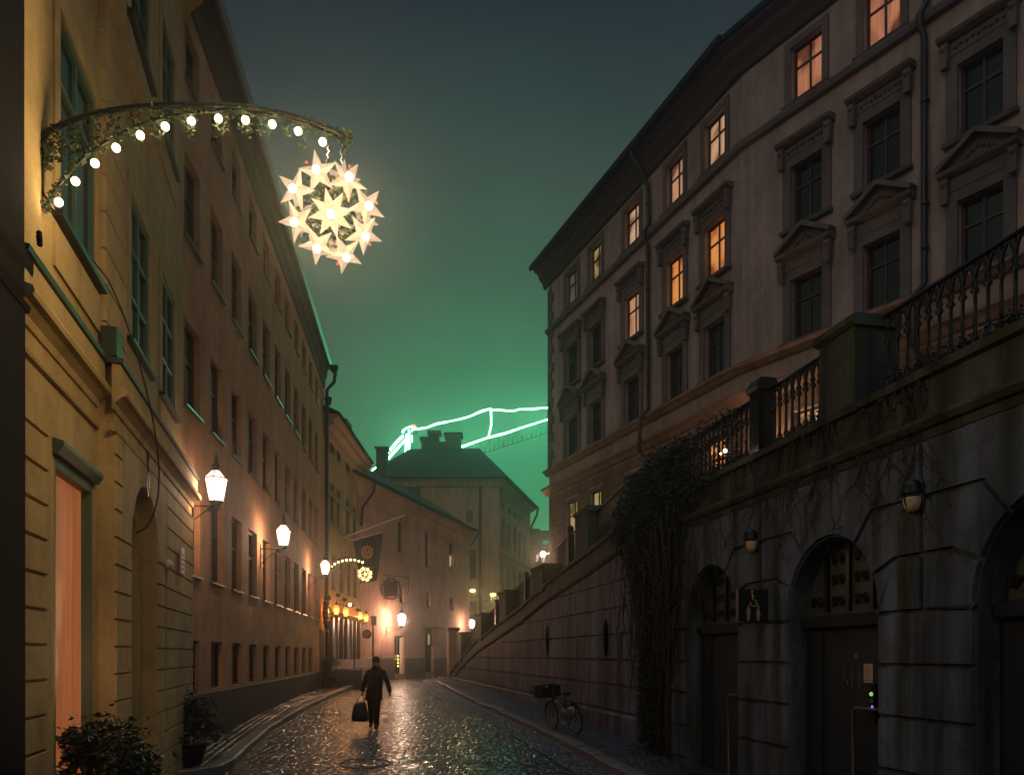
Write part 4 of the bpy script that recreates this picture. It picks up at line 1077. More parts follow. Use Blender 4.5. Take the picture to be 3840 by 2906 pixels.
    if k == 1:
        m = MB()
        m.box(c_ + .06, c_ + .16, RV - .006, RV - .002, 1.95, 2.02)
        m.build('door_plate', 'brass', dl)
# oval niches (depth painted as flat black discs) and drain slots in the plain part
for (u, v, w_, h_) in ((549, 640, .34, .86), (608, 638, .36, .86)):
    s_ = wu(u); z_ = FRW.z(u, v); e = FRW.empty('oval_recess', 'tall oval dark recess with stone rim, ' + ('farther of the two' if u < 560 else 'nearer of the two') + ' in the retaining wall', 'wall recess', 'oval recesses in the retaining wall')
    e.location = FRW.W(s_, -.05, z_)
    pts = [(w_ * .5 * math.cos(a), 0, h_ * .5 * math.sin(a)) for a in [i * math.pi / 12 for i in range(24)]]
    m = MB(); m.add([(x, -.004, z) for x, _, z in pts], [tuple(range(24))]); m.add([(x, .03, z) for x, _, z in pts], [tuple(range(24))]); m.build('opening', 'void', e)  # flat black sheet stands for the shaded depth, no hole is cut
    m = MB(); m.tube([(x * 1.25, .02, z * 1.10) for x, _, z in pts], .03, 6, closed=True); m.build('rim', 'granite', e)
e = FRW.empty('drain_slot', 'narrow upright drain slot low in the retaining wall behind the bicycle', 'drain'); e.location = FRW.W(wu(532), -.06, 0)
m = MB(); m.box(-.22, .22, .0, .03, .35, 1.02); m.build('plate', 'granite', e); m = MB(); m.box(-.02, .14, -.012, -.001, .36, 1.0); m.build('slot', 'iron', e)
# plinth
m = MB(); m.sweep([(-.002, -.9), (-.10, -.9), (-.10, .64), (-.055, .69), (-.002, .69)], sEnd, sA - .0); m.build('plinth', 'granite', tW)

# piers of the parapet
def pier(u0, u1, ztop, lbl, proud=.10, cap=.14):
    a, b = wu(u0), wu(u1); a, b = min(a, b), max(a, b); zb = min(topz(a), topz(b))
    e = FRW.empty('stone_pier', lbl, 'pier', 'stone piers of the parapet'); e.location = FRW.W((a + b) / 2, 0, zb - .02); w_ = (b - a)
    h = ztop - zb
    m = MB(); m.box(-w_ / 2, w_ / 2, -proud, .46, .0, h - cap); m.build('shaft', 'granite_top', e)
    m = MB(); m.sweep([(-proud - .02, h - cap + .001), (-proud - .07, h - cap + .04), (-proud - .07, h - .03), (-proud - .02, h), (.50, h), (.52, h - cap + .001)], -w_ / 2 - .05, w_ / 2 + .05); m.build('cap', 'granite_top', e)
    return e
pier(826.7, 862, 6.02, 'broad mossy stone pier between the two near iron railings')
pier(579.5, 592, 5.75, 'stone pier beside the lit ground floor windows of the tall house')
pier(535.5, 546, 4.84, 'stone pier just right of the bright distant window')
pier(501.5, 508, 4.52, 'stone pier halfway down the ramp, third from its foot')
pier(477.7, 483.5, 3.95, 'stone pier low on the ramp, second from its foot')
pier(458.8, 463, 3.25, 'stone pier at the foot of the ramp nearest the wall lantern')
# gate post and iron gate at the foot
e = FRW.empty('gate_post', 'plain stone gate post where the retaining wall begins', 'post'); e.location = FRW.W(sEnd - .35, .1, .45)
m = MB(); m.box(-.45, .45, -.25, .35, 0, 3.0); m.build('shaft', 'band', e); m = MB(); m.box(-.52, .52, -.32, .42, 3.001, 3.2); m.build('cap', 'granite_top', e)

# iron railings
def railing(Ya, Yb, lbl, ornate=True, sp=.16):
    """cast iron railing along the coping from Ya (near) to Yb"""
    sa, sb = sW(Yb), sW(Ya)
    e = FRW.empty('iron_railing', lbl, 'railing', 'cast iron railings'); z00 = topz((sa + sb) / 2); e.location = FRW.W(sa, .12, z00)
    L = sb - sa; zf = lambda x: topz(sa + x) - z00
    N_ = max(2, int(L / .5)); xs = [L * i / N_ for i in range(N_ + 1)]
    m = MB(); m.tube([(x, 0, zf(x) + .93) for x in xs], .032, 8, ry=.024); m.build('top_rail', 'iron', e)
    m = MB(); m.tube([(x, 0, zf(x) + .08) for x in xs], .02, 6); m.build('bottom_rail', 'iron', e)
    m = MB(); k = int(L / sp)
    for i in range(k):
        x = (i + .5) * L / k; z = zf(x)
        m.lathe([(.018, .0), (.034, .06), (.022, .12), (.040, .18), (.021, .22), (.019, .58), (.046, .62), (.024, .66), (.040, .70), (.018, .74), (.018, .92)] if ornate else [(.011, 0), (.011, .92)], (x, 0, z), 7 if ornate else 5)
    m.build('balusters', 'iron', e)
    if ornate:
        m = MB()
        for i in range(k - 1):
            xa_ = (i + .5) * L / k; xb_ = (i + 1.5) * L / k; z = zf((xa_ + xb_) / 2)
            m.tube([(xa_ + (xb_ - xa_) * t_, 0, z + .70 + .19 * math.sin(math.pi * t_) ** .7) for t_ in [q / 8 for q in range(9)]], .019, 5)
            m.tube([(xa_ + (xb_ - xa_) * .5 + .03 * math.cos(a), 0, z + .90 - .0 + .02 * math.sin(a)) for a in [q * math.pi / 4 for q in range(8)]], .008, 4, closed=True)
        m.build('arches', 'iron', e)
        m = MB(); rr = random.Random(5)
        for i in range(int(k * 2.2)):
            x = (i + .5) * L / (k * 2.2); z = zf(x); m.ball((x, rr.uniform(-.02, .0), z + .10 + rr.uniform(-.02, .05)), rr.uniform(.03, .05), 6, 4, (1, .5, 1))
        m.build('leaf_border', 'iron', e)
    return e
railing(3.6, 9.15, 'near cast iron railing with arched tops at the right edge, above the second doorway')
railing(10.15, 11.62, 'short cast iron railing panel between the broad stone pier and the iron newel', sp=.15)
railing(12.1, 17.0, 'cast iron railing half buried in ivy, left of the iron newel', sp=.16)
railing(17.0, 19.9, 'sloping iron railing above the ivy, right of the highest ramp pier', False, .14)
railing(21.0, 23.7, 'sloping iron railing in front of the tall lit ground floor window', False, .14)
railing(26.3, 29.9, 'sloping iron railing left of the bright distant window', False, .15)
railing(31.9, 35.6, 'sloping iron railing panel third up from the foot of the ramp', False, .16)
railing(38.2, 44.2, 'lowest sloping iron railing, just above the foot of the ramp', False, .2)
for (Yp, lb) in ((22.3, 'slim iron post splitting the railing by the lit window'), (27.9, 'slim iron post left of the bright distant window'), (33.6, 'slim iron post two panels up from the foot of the ramp')):
    e = FRW.empty('railing_post', lb, 'post', 'iron posts in the ramp railing'); e.location = FRW.W(sW(Yp), .12, zc(Yp))
    m = MB(); m.box(-.08, .08, -.08, .08, 0, 1.1); m.lathe([(.09, 1.1), (.11, 1.15), (.03, 1.22)], n=8); m.build('shaft', 'iron', e)
e = FRW.empty('iron_newel', 'stout dark iron newel overgrown with creeper between two railings', 'post'); e.location = FRW.W(sW(11.85), .12, 4.95)
m = MB(); m.box(-.14, .14, -.14, .14, 0, .95); m.sweep([(-.17, .951), (-.19, 1.0), (-.12, 1.13), (.12, 1.13), (.19, 1.0), (.17, .951)], -.17, .17); m.build('shaft', 'iron', e)

# ================================================================== STAR DECORATIONS
nY = Vector((.97, .2435, 0)).normalized()
def star_mesh(m, n, ro, ri, dep):
    vs = [(0, -dep, 0)]
    for i in range(2 * n):
        a = math.pi / 2 + i * math.pi / n; r = ro if i % 2 == 0 else ri; vs.append((r * math.cos(a), 0, r * math.sin(a)))
    vs.append((0, dep * .6, 0)); k = 2 * n
    fs = [(0, i + 1, (i + 1) % k + 1) for i in range(k)] + [(k + 1, (i + 1) % k + 1, i + 1) for i in range(k)]
    return m.add(vs, fs)
sm5 = star_mesh(MB(), 5, .196, .078, .04).mesh('star', 'starpaper'); sm8 = star_mesh(MB(), 8, .215, .105, .03).mesh('star', 'starpaper')
sf5 = star_mesh(MB(), 5, .200, .088, .05).mesh('star', 'starfar')
bulb_me = MB().ball((0, 0, 0), .037, 12, 10).mesh('bulb', 'bulb')
bulb_far = MB().ball((0, 0, 0), .055, 8, 6).mesh('bulb', 'bulb_far')
def star_ball(loc, rz, sc, label, far=False, watt=17):
    t = thing('star_cluster', label, 'star lamp', loc, rz); t.scale = (sc, sc, sc)
    t.rotation_euler = (.5 if not far else .1, 0, rz)
    offs = [(0, 0), (-154, 415), (186, 368), (416, 115), (383, -190), (153, -438), (-174, -365), (-414, -130), (-424, 208)]
    rg = random.Random(4)
    spots = []
    for i, (dx, dz) in enumerate(offs):
        x, z = dx / 12.55 * .0098 * 1.0, dz / 12.55 * .0098 * 1.0
        y = -math.sqrt(max(.0, .42 ** 2 - x * x - z * z)); spots.append(Vector((x, y, z)))
    nb = [Vector((a * .30, .26, b * .30)) for a, b in ((-1, -.2), (.3, 1), (1, -.1), (.1, -1), (0, 0))] if not far else []
    for i, p in enumerate(spots + nb):
        d = (p * 1.0).normalized() if p.length > 0 else Vector((0, -1, 0))
        d = Vector((d.x * .5 + rg.uniform(-.12, .12), d.y - .5 if p.y < .1 else d.y, d.z * .5 + rg.uniform(-.12, .12))).normalized()
        o = link('star', sf5 if far else (sm8 if i == 0 else sm5), t, p)
        q = d.to_track_quat('-Y', 'Z'); q2 = q @ Matrix.Rotation(rg.uniform(-1.2, 1.2), 3, 'Y').to_quaternion(); o.rotation_euler = q2.to_euler()
        b = link('bulb', bulb_far if far else bulb_me, o, (0, -.075, 0))
        if p.y < .1 and not far: lamp('star_light', p * 1.1 + Vector((0, -.30, 0)), watt, (1, .70, .34), t, r=.06)
    if far: lamp('star_light', (0, -.5, 0), 14, (1, .74, .40), t, r=.3)
    m = MB(); rr = random.Random(2)
    def inner():
        while True:
            p = Vector((rr.uniform(-.34, .34), rr.uniform(-.2, .3), rr.uniform(-.34, .34)))
            if p.length < .36: return p
    leaves(m, None, 700, None, .035, inner); m.build('fir_sprays', 'garland', t)
    m = MB()
    for i in range(7):
        a = i * .9 + .3; r_ = rr.uniform(.40, .48); m = MB(); m.ball((r_ * math.cos(a), rr.uniform(0, .25), r_ * math.sin(a)), .014, 6, 4); m.build('red_bulb', 'red_berry', t)
    return t
def arch(A, direc, sc, label, bulbs, upper, lower, far=False):
    """garlanded arch on a wall bracket; coordinates (t, z) relative to A"""
    rz = math.atan2(direc.y, direc.x)
    t = thing('garland_arch', label, 'light arch', A, rz, None)
    m = MB(); m.tube([(a, 0, b) for a, b in upper], .022 * sc * 1.3, 7); m.tube([(a, 0, b) for a, b in lower], .014 * sc * 1.3, 7)
    for i in range(3, len(lower) - 1, 2):
        p = lower[i]; q = min(upper, key=lambda w: abs(w[0] - p[0])); m.tube([(p[0], 0, p[1]), (q[0], 0, q[1])], .008, 5)
    m.build('arch_frame', 'iron', t)
    m = MB(); zt_, zb_ = upper[0][1], lower[0][1]
    m.tube([(.0, 0, zt_), (.0, 0, zb_ + .25 * (zt_ - zb_)), (.10 * sc, 0, zb_)], .014, 6); m.tube([(-.03, 0, zt_ + .1), (-.03, 0, zb_ + .1)], .012, 6); m.build('wall_bracket', 'darkframe', t)
    m = MB(); rr = random.Random(9)
    def along(P, n, sp, sz):
        for _ in range(n):
            k = rr.random() ** 1.3 * (len(P) - 1); i = min(int(k), len(P) - 2); f = k - i
            x = P[i][0] + (P[i + 1][0] - P[i][0]) * f; z = P[i][1] + (P[i + 1][1] - P[i][1]) * f
            leaves(m, None, 1, None, sz, lambda: Vector((x + rr.gauss(0, sp), rr.gauss(0, sp), z + rr.gauss(0, sp))))
    along(upper, 700 if not far else 200, .013 * sc + .003, .020 * sc); along(lower, 1100 if not far else 200, .017 * sc + .003, .020 * sc)
    if not far:
        for _ in range(1100):
            k = rr.random() ** 1.6 * (len(upper) - 3); i = int(k); x = upper[i][0] + rr.uniform(-.02, .1); z = upper[i][1] - rr.random() * .28
            leaves(m, None, 1, None, .024, lambda: Vector((x, rr.gauss(0, .03), z)))
        leaves(m, (upper[-1][0], 0, upper[-1][1]), 160, (.025, .02, .045), .024)
    m.build('garland', 'fir', t)
    for i, (a, b) in enumerate(bulbs):
        o = link('bulb', bulb_far if far else bulb_me, t, (a, 0, b))
        if not far: lamp('bulb_light', (a, -.05, b - .06), 1.5, (1, .72, .36), t, r=.04)
    return t
Y0_ = 1940 / (312 - 42); A = Vector(((42 - 512) / F * Y0_, Y0_, 0))
def tz(u, v):
    k = (u - 512) / F; t_ = (k * A.y - A.x) / (nY.x - k * nY.y); Y = A.y + t_ * nY.y; return t_, zv(v, Y)
q = .463
zA = tz(42, 139)[1]; A.z = zA
R_ = lambda L: [(tz(x * q, y * q)[0], tz(x * q, y * q)[1] - zA) for x, y in L]
bul = R_([(127, 436), (163, 391), (205, 352), (251, 319), (303, 292), (357, 273), (413, 261), (472, 256), (530, 259), (588, 268), (644, 283), (697, 306)])
upp = R_([(85, 297), (115, 278), (150, 262), (190, 250), (230, 241), (280, 233), (330, 229), (400, 227), (470, 228), (520, 231), (560, 236), (610, 245), (650, 256), (690, 269), (720, 281), (750, 299)])
low = R_([(100, 452), (118, 412), (148, 372), (190, 333), (238, 301), (290, 275), (345, 257), (405, 245), (470, 240), (530, 241), (590, 249), (645, 262), (700, 284), (740, 300)])
arch(A, nY, 1.0, 'big garlanded arch with a row of round bulbs reaching out from the yellow building', bul, upp, low)
tb, zb = tz(332.4, 213); pb = A + nY * tb; pb.z = zb
BALL = pb.copy()
star_ball(pb, math.atan2(-pb.x, pb.y) * .9, 1.0, 'big glowing ball of paper stars hanging from the near garlanded arch')
m = MB(); te, ze = tz(345, 138)
for (u1, v1, u2, v2) in ((329, 145, 327, 172), (341, 141, 343, 172)):
    t1, z1 = tz(u1, v1); t2_, z2_ = tz(u2, v2); a_ = A + nY * t1; b_ = A + nY * t2_; a_.z = z1; b_.z = z2_
    m.tube([a_.lerp(b_, i / 8) + Vector((.012 * (-1) ** i, 0, 0)) for i in range(9)], .010, 5)
tag(m.build('hanging_chains', 'chrome'), 'two thin chains holding the big ball of stars below the arch', 'chain')
# the far copy, smaller in the picture
Yf = 39.2; Af = Vector((FQ.a + FQ.d * Yf, Yf, 0)); k_ = .72
sx0 = (333 - 512) / F * Yf
def fz(v): return zv(v, Yf)
bf = [((u - 512) / F * Yf - Af.x, fz(v)) for u, v in [(331.4, 565.8), (334.8, 563.3), (338.4, 561.5), (342.4, 560.2), (346.5, 559.5), (350.6, 559.2), (354.8, 559.4), (358.8, 560.6), (362.6, 561.7)]]
Af.z = fz(560); bf = [(a, b - Af.z) for a, b in bf]
up = [(0, .0), (.2, .25)] + [(a, b + .16) for a, b in bf[1:]] + [(bf[-1][0] + .12, bf[-1][1] + .04)]
lo = [(0, -.45)] + [(a, b + .09) for a, b in bf]
arch(Af, Vector((1, 0, 0)), .8, 'small distant garlanded arch of yellow bulbs on the restaurant house', bf, up, lo, far=True)
star_ball(Vector(((364.8 - 512) / F * Yf, Yf, fz(573.5))), .25, .78, 'small distant ball of stars hanging from the far garlanded arch', far=True)

# ================================================================== LAMPS
def lantern(at, rz, reach, label, watt, sc=1.0, glass='lanternglass', core='lampcore', col=(1, .66, .46), grp='wall lanterns', bracket=True):
    t = thing('wall_lantern', label, 'lantern', at, rz, grp)
    if bracket:
        m = MB(); m.tube([(0, 0, 0), (reach, 0, 0)], .014, 6); m.tube([(.0, 0, .12), (.0, 0, -.55)], .014, 6)
        pts = [(.0, 0, -.42)] + [(.04 + (reach * .72) * s_, 0, -.40 + .36 * s_ ** .8) for s_ in [i / 8 for i in range(9)]]
        m.tube(pts, .011, 5)
        for (cx, cz, r_, a0) in ((reach * .80, -.07, .055, 0), (.06, -.22, .06, 2)):
            m.tube([(cx + r_ * (1 - i / 20) * math.cos(a0 + i * .45), 0, cz + r_ * (1 - i / 20) * math.sin(a0 + i * .45)) for i in range(18)], .009, 5)
        m.build('bracket', 'iron', t)
    b = (reach, 0, .08 * sc)
    def P(r, z): return (r * sc, z * sc)
    m = MB(); m.lathe([P(.05, -.08), P(.10, -.02), P(.12, .0), P(.03, .0)], b, 6, False); m.build('base', 'iron', t)
    fr = MB()
    for i in range(6):
        a = math.pi / 6 + i * math.pi / 3
        fr.tube([(b[0] + .115 * sc * math.cos(a), b[1] + .115 * sc * math.sin(a), b[2]), (b[0] + .19 * sc * math.cos(a), b[1] + .19 * sc * math.sin(a), b[2] + .38 * sc)], .008 * sc, 4)
        fr.tube([(b[0] + .20 * sc * math.cos(a), b[1] + .20 * sc * math.sin(a), b[2] + .385 * sc), (b[0] + .07 * sc * math.cos(a), b[1] + .07 * sc * math.sin(a), b[2] + .53 * sc)], .008 * sc, 4)
    ring = lambda r, z: fr.tube([(b[0] + r * sc * math.cos(math.pi / 6 + i * math.pi / 3), b[1] + r * sc * math.sin(math.pi / 6 + i * math.pi / 3), b[2] + z * sc) for i in range(6)], .011 * sc, 4, closed=True)
    ring(.12, .0); ring(.205, .385); ring(.07, .53)
    fr.lathe([P(.075, .53), P(.06, .57), P(.085, .60), P(.05, .64), P(.03, .66), P(.045, .70), P(.02, .73), P(.03, .76), P(.004, .82)], b, 8, True)
    fr.build('frame', 'iron', t)
    g = MB(); g.lathe([P(.112, .005), P(.186, .38)], b, 6, False, ph=math.pi / 6); g.lathe([P(.196, .392), P(.066, .528)], b, 6, False, ph=math.pi / 6)
    g.build('glass', glass, t)
    c_ = MB(); c_.ball((b[0], b[1], b[2] + .20 * sc), .07 * sc, 10, 8, (1, 1, 1.7)); c_.build('bulb', core, t)
    for dz in (.20,):
        lamp('lantern_light', (b[0], b[1], b[2] + dz * sc), watt, col, t, r=.10 * sc)
    return t
M['lampcore'].node_tree.nodes['Principled BSDF'].inputs['Alpha'].default_value = .5
M['orangecore'].node_tree.nodes['Principled BSDF'].inputs['Alpha'].default_value = .5
M['bulb'].node_tree.nodes['Principled BSDF'].inputs['Alpha'].default_value = .6
rzM = FM.rz - math.pi / 2
def onM(u, v): 
    p = FM.W(FM.s(u), -.02, 0); p.z = FM.z(u, v); return p
lantern(onM(184.5, 505), rzM, .56, 'large lit wall lantern nearest the camera, beside the end of the yellow building', 230, 1.12)
lantern(onM(260, 548), rzM, .62, 'second lit wall lantern along the ochre house, between ground floor windows', 300, 1.1)
lantern(onM(308, 576), rzM, .66, 'third lit wall lantern, at the far end of the ochre house near the downpipe', 330, 1.1)
rzP = FP.rz - math.pi / 2
p = FP.W(FP.s(386), -.02, FP.z(386, 627)); lantern(p, rzP, 1.05, 'lit wall lantern above the open door of the pink house', 1500, 1.5)
p = FP.W(FP.s(461), -.02, FP.z(461, 629)); lantern(p, rzP, .9, 'lit wall lantern near the right corner of the pink house', 800, 1.4)
# orange lamps over the restaurant front
for u, v, lb in ((336.4, 609, 'orange lamp over the restaurant front, nearest the downpipe'), (346, 611, 'orange lamp over the restaurant front, second from the downpipe'), (360.4, 614.8, 'orange lamp over the restaurant front, third from the downpipe'), (366.2, 617, 'orange lamp over the restaurant front, farthest from the downpipe')):
    # solve for the point .9 m in front of the wall
    Y = (FQ.a + .75) / ((u - 512) / F - FQ.d); P_ = Vector((FQ.a + FQ.d * Y, Y, zv(v, Y) - .3))
    lantern(P_, 0, .75, lb, 230, .85, 'orangeglass', 'orangecore', (1, .36, .08), 'orange restaurant lamps')
# uplights between the first floor windows
for u in (334.2, 340.7, 348.6, 354.7):
    v = 585 + (u - 330) * .72
    s_ = FQ.sY(6665 / (502.7 - u)); p = FQ.W(s_, -.22, zv(v + 6, 6665 / (502.7 - u)))
    e = thing('wall_uplight', {334.2: 'small uplight below the restaurant house window nearest the downpipe', 340.7: 'small uplight on the restaurant house, left of the bright white spot lamp', 348.6: 'small uplight on the restaurant house, next to the bright white spot lamp', 354.7: 'small uplight on the restaurant house, farthest down the street'}[u], 'uplight', p, 0, 'wall uplights')
    m = MB(); m.lathe([(.04, -.12), (.09, -.08), (.11, .06), (.09, .06), (.02, .0)], n=10); m.tube([(0, 0, 0), (-.2, 0, -.05)], .02, 5); m.build('housing', 'iron', e)
    lamp('uplight_light', (.0, 0, .10), 110, (1, .70, .52), e, r=.03, spot=math.radians(38), rot=(math.radians(180), math.radians(4), 0))
p = pt(350, 604, 40.5); e = thing('spot_lamp', 'tiny bright white spot lamp above the restaurant awning', 'lamp', p)
m = MB(); m.ball((0, 0, 0), .08, 8, 6); m.build('bulb', 'white', e); m = MB(); m.tube([(0, .05, 0), (-.9, .05, .0)], .02, 5); m.build('arm', 'iron', e)
lamp('spot_light', (.1, -.15, -.05), 8, (1, .8, .65), e, r=.05)
# lamp by the corner of the tall house
p = pt(543, 553.6, 43.6); e = thing('corner_lamp', 'bright white street lamp at the far corner of the tall house', 'lamp', p)
m = MB(); m.ball((0, 0, 0), .16, 10, 8); m.build('globe', 'white', e); m = MB(); m.tube([(0, .1, 0), (0, .1, -4.5)], .05, 7); m.build('post', 'iron', e)
lamp('corner_light', (.3, -.3, 0), 420, (1, .58, .34), e, r=.15)
# lamp on the tall house behind the railing
p = FN.W(FN.sY(25.6), -.6, 8.2); e = thing('terrace_lantern', 'warm lamp low on the tall house behind the railing, mostly hidden', 'lamp', p, FN.rz)
m = MB(); m.ball((0, 0, 0), .13, 10, 8); m.build('globe', 'orangecore', e); m = MB(); m.tube([(0, .58, 0), (0, 0, .0)], .03, 6); m.build('arm', 'iron', e)
lamp('terrace_light', (0, -.1, .1), 190, (1, .50, .26), e, r=.12)
# sodium pair far off
for i, (u, v, lb) in enumerate(((472.7, 590, 'left yellow arm lamp beside the grey house'), (493, 594, 'right yellow arm lamp beside the grey house'))):
    e = thing('arm_lamp', lb, 'street lamp', pt(u, v, 70), 0, 'yellow arm lamps'); m = MB(); m.ball((0, 0, 0), .22, 8, 6, (1.2, 1, .7)); m.build('bulb', 'sodium', e)
    x = (483 - u) / F * 70; m = MB(); m.tube([(0, .1, -.1), (x * .3, .1, -.45), (x, .1, -.7)], .05, 6)
    if i == 0: m.tube([(x, .1, -.7), (x, .1, -9)], .09, 7)
    m.build('arm', 'iron', e); lamp('arm_light', (0, -.5, -.4), 160, (1, .72, .25), e, r=.2)
# two little warm lights seen through the low railing
for u, v, lb in ((505, 608.5, 'upper of two small yellow lights behind the ramp railing'), (502.3, 611.5, 'lower of two small yellow lights behind the ramp railing')):
    e = thing('low_light', lb, 'lamp', pt(u, v, 60), 0, 'small lights behind the ramp'); m = MB(); m.ball((0, 0, 0), .10, 6, 5, (1.4, 1, .8)); m.build('bulb', 'cream', e)
# small garden spots in the ivy
for u, v, r_, lb in ((743.3, 451.2, .030, 'brighter of two tiny white lights in the ivy on the retaining wall'), (738.8, 454, .016, 'fainter of two tiny white lights in the ivy on the retaining wall')):
    e = FRW.empty('ivy_light', lb, 'lamp', 'tiny lights in the ivy'); e.location = FRW.W(FRW.s(u), -.30, FRW.z(u, v))
    m = MB(); m.ball((0, 0, 0), r_, 8, 6); m.build('bulb', 'white', e); m = MB(); m.tube([(0, .02, 0), (0, .25, 0)], .01, 5); m.build('stem', 'iron', e)
    lamp('ivy_spot', (0, -.05, 0), r_ * 9, (1, .85, .75), e, r=.02)
# bulkhead lamps
for u, v, lb in ((758, 540.7, 'unlit oval bulkhead lamp on the wall above the pictogram sign'), (921.5, 496.5, 'unlit oval bulkhead lamp high on the wall between the two nearest doorways')):
    e = FRW.empty('bulkhead_lamp', lb, 'wall lamp', 'bulkhead lamps'); e.location = FRW.W(FRW.s(u), -.045, FRW.z(u, v))
    m = MB(); m.lathe([(.10, -.16), (.115, -.10), (.115, .10), (.09, .17), (.02, .18)], (0, .0, 0), 14, sy=.45); m.build('back_plate', 'iron', e)
    m = MB(); m.lathe([(.02, .17), (.08, .16), (.115, .11), (.125, .035), (.13, .02), (.02, .02)], (0, -.07, 0), 16, sy=.95); m.build('hood', 'iron', e)
    m = MB(); m.lathe([(.01, -.165), (.05, -.155), (.085, -.11), (.098, -.04), (.098, .018)], (0, -.06, 0), 16, sy=.95); m.build('globe', 'milk', e)
    m = MB(); m.tube([(.102 * math.cos(a), -.06 - .098 * math.sin(a), .0) for a in [math.pi * i / 12 for i in range(13)]], .008, 5)
    m.tube([(0, -.165, .02), (0, -.16, -.05), (0, -.13, -.12), (0, -.07, -.172)], .008, 5); m.build('guard', 'iron', e)
# toilet pictogram sign, projecting from the wall
p = FRW.W(FRW.s(770), -.28, 2.46); e = thing('pictogram_sign', 'square dark projecting sign with wheelchair, man and woman pictograms', 'sign', p, FRW.rz + math.pi / 2)
m = MB(); m.box(-.23, .23, -.035, .035, .01, .47); m.build('panel', 'sign', e)
m = MB(); wheel(0, .225, .50, m, -.040); man(-.075, .025, .46, m, -.042, -.036); man(.075, .025, .46, m, -.042, -.036, True); m.build('pictogram', 'sign_mark', e)

# ================================================================== FLAG AND HANGING SIGNS
Yp = 42.0
pA = pt(344, 536.6, Yp); pA.x = FQ.a + FQ.d * Yp; pB = pt(403.7, 515, Yp - 1.4)
e = thing('flagpole', 'white slanting flagpole on the restaurant house, pointing over the street', 'flagpole', pA)
m = MB(); m.tube([(0, 0, 0), pB - pA], [.05, .035], 8); m.ball(pB - pA, .06, 7, 5); m.build('pole', 'pole', e)
m = MB(); m.tube([(-.05, 0, -.35), (0, 0, 0), (-.02, 0, .12)], .06, 6); m.build('socket', 'iron', e)
Yq = 41.2; c1 = pt(353.2, 539.8, Yq); c2 = pt(382.3, 531.8, Yq)
e = thing('banner', 'dark blue green banner with round golden emblem hanging below the flagpole', 'flag', c1)
m = MB(); m.tube([(-1.1, .3, .35), (0, 0, 0)], .02, 5); m.tube([(0, 0, 0), c2 - c1], .03, 6); m.build('batten', 'pole', e)
m = MB(); n1, n2 = 14, 22; H_ = 2.25
for j in range(n2 + 1):
    kz = j / n2
    for i in range(n1 + 1):
        kx = i / n1; base_ = (c2 - c1) * kx; pin = 1 - .42 * kz ** 1.2
        x = base_.x * pin + .25 * kz * (1) + .10 * kz; z = base_.z * (1 - kz * .6) - H_ * kz + .03 * math.sin(kx * 9)
        y = .10 * math.sin(kx * 16 + kz * 2) * (.25 + kz)
        m.v.append((x, y, z))
for j in range(n2):
    for i in range(n1): a = j * (n1 + 1) + i; m.f.append((a, a + 1, a + n1 + 2, a + n1 + 1)); m.sm.append(True)
cl = m.build('cloth', 'flag', e); sol = cl.modifiers.new('thick', 'SOLIDIFY'); sol.thickness = .012
m = MB(); ex, ez_ = (c2.x - c1.x) * .50, -.62
pts = []
for i in range(48):
    a = i * 2 * math.pi / 48; r_ = .34 + .035 * math.cos(a * 12); pts.append((ex + r_ * math.cos(a) * .92, ez_ + r_ * math.sin(a)))
m.prism(pts, -.16, -.145); em = m.build('emblem', 'gold', e)
m = MB(); m.tube([(ex + .17 * math.cos(a), -.165, ez_ + .19 * math.sin(a)) for a in [i * math.pi / 8 for i in range(16)]], .018, 5, closed=True); m.ball((ex, -.165, ez_ + .06), .05, 7, 5); m.tube([(ex - .1, -.165, ez_ - .08), (ex + .1, -.165, ez_ - .08)], .018, 5); m.build('emblem_mark', 'flag', em)
# guild sign in a wreath
p = pt(391, 588, 46.0); e = thing('hanging_sign', 'hanging wrought iron sign framed by a leafy wreath in front of the pink house', 'sign', p, .15); e.scale = (.52,) * 3
m = MB(); m.prism([(-.62, -.75), (.62, -.75), (.70, .1), (.55, .72), (-.55, .72), (-.70, .1)], -.05, .05); m.build('board', 'darkframe', e)
m = MB(); pts = [(-.62, -.75), (.62, -.75), (.70, .1), (.55, .72), (-.55, .72), (-.70, .1)]; m.tube([(x * 1.05, 0, z * 1.05) for x, z in pts], .06, 6, closed=True)
m.tube([(-.9, 0, 1.55), (1.9, 0, 1.25)], .04, 6); m.tube([(-.4, 0, .75), (-.4, 0, 1.5)], .03, 5); m.tube([(.4, 0, .75), (.4, 0, 1.42)], .03, 5)
m.tube([(1.9, 0, 1.5), (1.9, 0, -.4), (1.0, 0, -.5)], .04, 6); m.tube([(1.9 - .5 * math.sin(a), 0, 1.2 - .9 * (1 - math.cos(a)) * .5) for a in [i * .2 for i in range(12)]], .03, 5); m.build('iron_frame', 'iron', e)
m = MB(); rr = random.Random(6)
def wr():
    a = rr.uniform(0, 6.283); r_ = 1.05 + rr.gauss(0, .09); return Vector((r_ * math.cos(a), rr.gauss(0, .09), r_ * math.sin(a) * 1.05 - .05))
leaves(m, None, 900, None, .085, wr); m.build('wreath', 'fir', e)
m = MB()
for a in (3.4, 3.9, 4.6, 2.9): m.ball((1.08 * math.cos(a), -.12, 1.08 * math.sin(a)), .075, 6, 5)
m.build('wreath_bauble', 'gold', e)
p = pt(366.9, 633.4, 44.5); e = thing('round_sign', 'small round dark sign with raised centre on a bracket near the restaurant corner', 'sign', p, .2); e.scale = (.36,) * 3
m = MB(); m.tube([(.62 * math.cos(a), 0, .62 * math.sin(a)) for a in [i * math.pi / 12 for i in range(24)]], .12, 6, closed=True); m.build('ring', 'iron', e)
